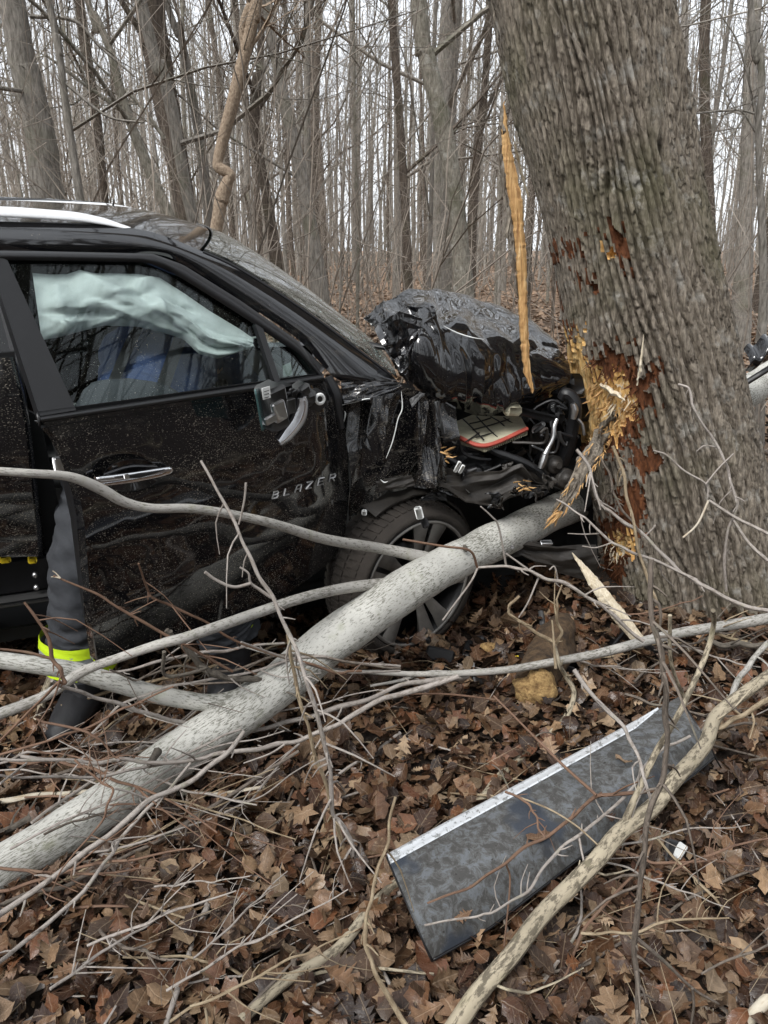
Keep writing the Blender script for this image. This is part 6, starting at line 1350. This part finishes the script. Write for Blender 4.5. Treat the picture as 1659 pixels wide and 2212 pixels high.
for k in range(14):
    u, v = g.uniform(900, 1180), g.uniform(990, 1090); a_, b_ = g.uniform(15, 40), g.uniform(10, 30)
    patch('torn_scrap', ['dirty', 'black', 'paint_fender'][k % 3], ([(u, v), (u + a_, v + g.normal(0, 10))], [(u + g.normal(0, 10), v + b_), (u + a_ * g.uniform(.5, 1), v + b_ + g.normal(0, 10))]), tuple(g.uniform(3.0, 3.2, 4)), .03, 200 + k, n=16, m=16, fmin=3, fmax=7)
# --- front wheel
wc = p0 + uC * 0; YA = R(38); aw = np.array([math.cos(YA), math.sin(YA), 0]); nw = np.array([math.sin(YA), -math.cos(YA), -.03]); nw /= np.linalg.norm(nw); uw = np.cross(nw, -aw); uw /= np.linalg.norm(uw)
if uw[2] < 0: uw = -uw
wc = PY(905, 1262, 3.02) + nw * 0; RT, RW, RR_ = .352, .22, .287
wheel = bpy.data.objects.new('wheel', None)
def Wp(x, r, a): return wc + nw * x + (aw * math.cos(a) + uw * math.sin(a)) * r
def lathe(prof, n, name, mat, parent, lab=None):
    V = np.array([[Wp(x, r, 2 * np.pi * i / n) for x, r in prof] for i in range(n + 1)]); mb = MB(); mb.add(V.reshape(-1, 3), gridf(n + 1, len(prof)))
    return part(mb, name, mat, parent, lab)
prof_t = [(.0, RR_), (.012, RR_ + .01), (.016, RR_ + .035), (.008, RT - .03), (-.012, RT - .008), (-.03, RT), (-.11, RT + .004), (-.19, RT), (-.21, RT - .01), (-.235, RT - .035), (-.235, RR_), (-.1, RR_ - .02)]
tyre_wheel = lathe([(-.02, RR_ + .004), (.006, RR_ + .004), (.008, RR_ - .002), (.002, RR_ - .014), (-.03, RR_ - .02), (-.16, RR_ - .035), (-.2, RR_ - .01)], 72, 'front_wheel', 'rimd', None, 'muddy front wheel with grey spokes, pushed back against the door')
tyre = lathe(prof_t, 90, 'tyre', 'rubber', tyre_wheel)
mb = MB()
for k in range(64):
    a = 2 * np.pi * k / 64
    for x0, x1, da in ((-.014, -.075, .02), (-.085, -.14, .0), (-.15, -.212, -.02)):
        b = a + (.05 if x0 < -.08 and x0 > -.1 else 0); q = []
        for x, r in ((x0, RT - (.012 if x0 > -.03 else 0)), (x1, RT - (.016 if x1 < -.2 else 0))):
            for aa in (b, b + .062): q += [Wp(x, r - .004, aa + (da if x == x1 else 0)), Wp(x, r + .011, aa + (da if x == x1 else 0) + .004)]
        mb.add(q, [[1, 3, 7, 5], [0, 1, 5, 4], [2, 6, 7, 3], [0, 2, 3, 1], [4, 5, 7, 6]])
part(mb, 'tread', 'rubber', tyre_wheel, None, False)
lathe([(.004, RR_ - .014), (.011, RR_ - .01), (.011, RR_ - .002), (.004, RR_ + .003)], 72, 'rim_lip', 'rim', tyre_wheel)
lathe([(-.19, .0), (-.19, RR_ - .03)], 48, 'wheel_well_disc', 'dull', tyre_wheel); lathe([(-.11, .03), (-.1, .06), (-.1, .16), (-.12, .165)], 48, 'brake_disc', 'steel', tyre_wheel)
lathe([(-.02, 0), (-.012, .02), (-.012, .034), (-.03, .045), (-.05, .07), (-.09, .075)], 32, 'hub', 'rimd', tyre_wheel)
for k in range(5):
    for sg in (-1, 1):
        a = R(78) + 2 * np.pi * k / 5 + sg * .2; mb = MB(); P = []
        for r, w_, x in ((.045, .018, -.026), (.12, .02, -.02), (.2, .03, -.008), (RR_ - .012, .044, .0)):
            aa = a - sg * .1 * (1 - r / RR_) * 0; t_ = np.array(Wp(x, r, aa)); tg = (-aw * math.sin(aa) + uw * math.cos(aa)); P.append([t_ - tg * w_, t_ - tg * w_ * .6 + nw * .006, t_ + tg * w_ * .6 + nw * .006, t_ + tg * w_])
        sheet(mb, np.array(P), .03); part(mb, 'spoke', 'rim', tyre_wheel)
# wheel arch top: dark muddy liner edge above the tyre
V = np.array([[Wp(x, RT + .05 + .02 * math.sin(x * 30), a) for x in np.linspace(-.06, -.3, 6)] for a in np.linspace(.2, 2.1, 40)]); mb = MB(); sheet(mb, crumple(V, .03, 4), .01); part(mb, 'arch_liner', 'dirty')
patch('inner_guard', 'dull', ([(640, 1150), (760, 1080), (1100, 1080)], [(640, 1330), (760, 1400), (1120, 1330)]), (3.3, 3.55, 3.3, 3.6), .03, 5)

# ------------------------------------------------------------------ firefighter leaning into the car
def skin_body(name, J, E, rad, mat, parent, sub=2, root=0):
    me = bpy.data.meshes.new(name); me.from_pydata([tuple(map(float, j)) for j in J], E, []); me.update()
    o = link(name, me, parent); me.materials.append(M[mat])
    m = o.modifiers.new('skin', 'SKIN'); sv = me.skin_vertices[0].data
    for i, r in enumerate(rad): sv[i].radius = (r, r) if np.isscalar(r) else r; sv[i].use_root = (i == root)
    m.use_smooth_shade = True
    s = o.modifiers.new('sub', 'SUBSURF'); s.levels = s.render_levels = sub
    return o
V3 = lambda *a: np.array(a, float)
hip = PY(285, 905, 2.66) + V3(0, .02, -.08); fl = PZ(170, 1540, .05); fr_ = V3(-.61, 2.74, .05)
fl = V3(-1.12, 2.5, .06); kl = PY(172, 1240, 2.5); kr = V3(-.68, 2.72, .6)
hl, hr_ = hip + V3(-.1, -.02, -.03), hip + V3(.1, .04, -.03)
mid, chest = hip + V3(.0, .22, .13), hip + V3(.0, .46, .24); neck = chest + V3(.02, .16, .06); head = neck + V3(.02, .16, -.02)
sl, sr = chest + V3(-.19, .06, .0), chest + V3(.19, .1, .0); el, er = sl + V3(-.06, .2, -.2), sr + V3(.08, .22, -.2); wl, wr = el + V3(.05, .26, -.08), er + V3(-.02, .26, -.06)
per = thing('person', 'person in navy shirt, suspenders and charcoal trousers with lime bands, leaning into the car', 'person', (fl + fr_) / 2 * [1, 1, 0])
J = [hip, mid, chest, neck, head, head + V3(0, .1, -.02), sl, el, wl, sr, er, wr, hl, kl, fl + V3(0, .0, .08), fl + V3(0, -.12, -.01), hr_, kr, fr_ + V3(0, 0, .08), fr_ + V3(.02, -.12, -.01)]
E = [(0, 1), (1, 2), (2, 3), (3, 4), (4, 5), (2, 6), (6, 7), (7, 8), (2, 9), (9, 10), (10, 11), (0, 12), (12, 13), (13, 14), (14, 15), (0, 16), (16, 17), (17, 18), (18, 19)]
skin_body('body', J, E, [.13, .13, .15, .06, .095, .08, .07, .05, .035, .07, .05, .035, .085, .06, .042, .035, .085, .06, .042, .035], 'skin', per)
# hands: palm and five fingers each
for w_, f_ in ((wl, V3(.1, .9, -.35)), (wr, V3(-.1, .9, -.35))):
    f_ = f_ / np.linalg.norm(f_); s_ = np.cross(f_, uz); s_ /= np.linalg.norm(s_); mb = MB(); box(mb, w_ + f_ * .05, (.09, .075, .028), np.array([f_, s_, np.cross(f_, s_)]), bev=.012)
    for k, L in enumerate((.065, .078, .083, .075)):
        b = w_ + f_ * .09 + s_ * (-.03 + .02 * k); tube(mb, [b, b + f_ * L * .5, b + f_ * L + V3(0, 0, -.025)], [.0095, .009, .006], 7, 10)
    b = w_ + f_ * .03 + s_ * .035; tube(mb, [b, b + f_ * .03 + s_ * .03, b + f_ * .065 + s_ * .032], [.012, .011, .007], 7, 10); part(mb, 'hand', 'skin', per)
mb = MB(); tube(mb, [head + V3(0, -.08, .03), head + V3(0, .0, .05), head + V3(0, .09, .03)], [.05, .098, .06], 14, 20); part(mb, 'hair', 'hair', per)
def oval(mb, P, rx, ry, side, n=40, k=28, lump=.06, seed=0):
    Q = catmull(np.hstack([P, np.array(rx)[:, None], np.array(ry)[:, None]]), n); T = np.gradient(Q[:, :3], axis=0); T /= np.linalg.norm(T, axis=1)[:, None]
    a = np.linspace(0, 2 * np.pi, k + 1); V = []
    for i in range(n):
        s_ = side - T[i] * (side @ T[i]); s_ /= np.linalg.norm(s_); b = np.cross(s_, T[i]); f = 1 + lump * ((fbm(np.cos(a) * 2 + 5 + i * .05, np.sin(a) * 2 + 5 + i * .22, seed, 3) - .45) * 2 + 1.25 * (np.abs(((fbm(np.cos(a) * 1.2 + 7, np.sin(a) * 1.2 + 3 + i * .1, seed + 4, 3) * 3 + i * .16) % 1) - .5) - .25))
        V.append(Q[i, :3] + (Q[i, 3] * f * np.cos(a))[:, None] * s_ + (Q[i, 4] * f * np.sin(a))[:, None] * b)
    mb.add(np.array(V).reshape(-1, 3), gridf(n, k + 1)); return np.array(V)
sd_ = V3(.96, .28, 0)
# shirt with folds
mb = MB(); oval(mb, [hip + V3(0, -.02, .03), hip + V3(0, .1, .08), mid, chest, chest + V3(0, .12, .04), neck], [.175, .18, .19, .225, .17, .08], [.14, .14, .145, .15, .12, .08], sd_, 60, 40, .13, 5)
for a, b in ((sl, el), (sr, er)): oval(mb, [a + (chest - a) * .3, a, (a + b) / 2, b], [.09, .09, .08, .075], [.09, .09, .08, .075], V3(0, .3, 1), 20, 18, .1, 6)
part(mb, 'shirt', 'navy', per)
# white print across the shoulders
def back(x, y, lift=.0):    # x sideways, y along the spine 0 hip..1 neck
    c = hip * (1 - y) + neck * y; t = (neck - hip) / np.linalg.norm(neck - hip); s_ = sd_ - t * (sd_ @ t); s_ /= np.linalg.norm(s_); b = np.cross(s_, t); b *= np.sign(b[2])
    return c + s_ * x + b * (.15 + .03 * np.sin(np.pi * y) + lift) * math.sqrt(max(0.05, 1 - (x / .24) ** 2)) + b * .0
mb = MB()
for a in ([(-.07, .74), (-.03, .77), (.03, .77), (.07, .75)],):
    tube(mb, [back(x, y, .018) for x, y in a], .005, 5, 20)
for k in range(-2, 3):
    x = k * .026; tube(mb, [back(x - .008, .70, .018), back(x - .008, .735, .018), back(x + .008, .735, .018)], .004, 4); tube(mb, [back(x - .008, .715, .018), back(x + .006, .715, .018)], .004, 4)
tube(mb, [back(x, .64 + .012 * math.sin(x * 200), .018) for x in np.linspace(-.07, .06, 14)], .0035, 4, 30)
o = part(mb, 'shirt_print', 'white', per); o['kind'] = 'stuff'
for sx in (-.085, .085):
    mb = MB(); q = [[back(sx + d + (.02 if y > .5 else 0) * np.sign(-sx) * (y - .5), y, .024) for d in (-.022, 0, .022)] for y in np.linspace(.02, .95, 24)]; sheet(mb, np.array(q), .004); part(mb, 'suspender', 'black', per)
# trousers
mb = MB()
for h_, k_, f_, s in ((hl, kl, fl, 1), (hr_, kr, fr_, 2)):
    oval(mb, [h_ + V3(0, 0, .06), h_ * .7 + k_ * .3, k_, k_ * .5 + f_ * .5, f_ + V3(0, .0, .15)], [.125, .12, .105, .115, .125], [.14, .13, .11, .12, .13], sd_, 110, 40, .17, 20 + s)
oval(mb, [hip + V3(0, .02, -.17), hip + V3(0, 0, -.04), hip + V3(0, .02, .07), hip + V3(0, .07, .13)], [.21, .215, .205, .185], [.17, .18, .17, .14], sd_, 24, 34, .08, 30)
tr_o = part(mb, 'trousers', 'trouser', per)
mb = MB(); wp_ = [hip + V3(.2 * math.cos(a), .06 + .17 * math.sin(a), .125 - .0 * math.sin(a)) for a in np.linspace(np.pi * .95, 2.05 * np.pi, 30)]; tube(mb, wp_, .012, 6, 50); part(mb, 'waistband', 'trouser', tr_o)
mb = MB(); q = [[hip + V3(.212 * math.cos(a), .04 + .185 * math.sin(a), .06 + z) for z in np.linspace(0, .065, 4)] for a in np.linspace(np.pi * 1.0, 1.22 * np.pi, 8)]; sheet(mb, np.array(q), .004); part(mb, 'back_patch', 'white', tr_o)
for k_, f_ in ((kl, fl), (kr, fr_)):
    top_ = f_ + V3(0, .0, .145 if k_ is kl else .16); d = (k_ - f_); d /= np.linalg.norm(d)
    sh = 0 if k_ is kl else .03
    for off, w_, m in ((.03, .018, 'hiviz'), (.075, .03, 'reflex'), (.115, .02, 'hiviz')):
        mb = MB(); c = top_ + d * off; oval(mb, [c - d * w_, c, c + d * w_], [.134 - sh, .133 - sh, .132 - sh], [.14 - sh, .139 - sh, .138 - sh], sd_, 6, 30, .05, 21); part(mb, 'reflective_band', m, tr_o)
    mb = MB(); oval(mb, [f_ + V3(0, .02, .26), f_ + V3(0, .01, .12), f_ + V3(0, 0, .03)], [.085, .075, .07], [.09, .085, .1], sd_, 20, 22, .12, 9)
    oval(mb, [f_ + V3(0, .08, .01), f_ + V3(0, .0, .02), f_ + V3(-.01, -.12, .0), f_ + V3(-.015, -.2, -.015), f_ + V3(-.015, -.235, -.02)], [.06, .07, .065, .05, .015], [.06, .07, .055, .04, .012], sd_, 26, 22, .08, 10); part(mb, 'boot', 'boot', per)
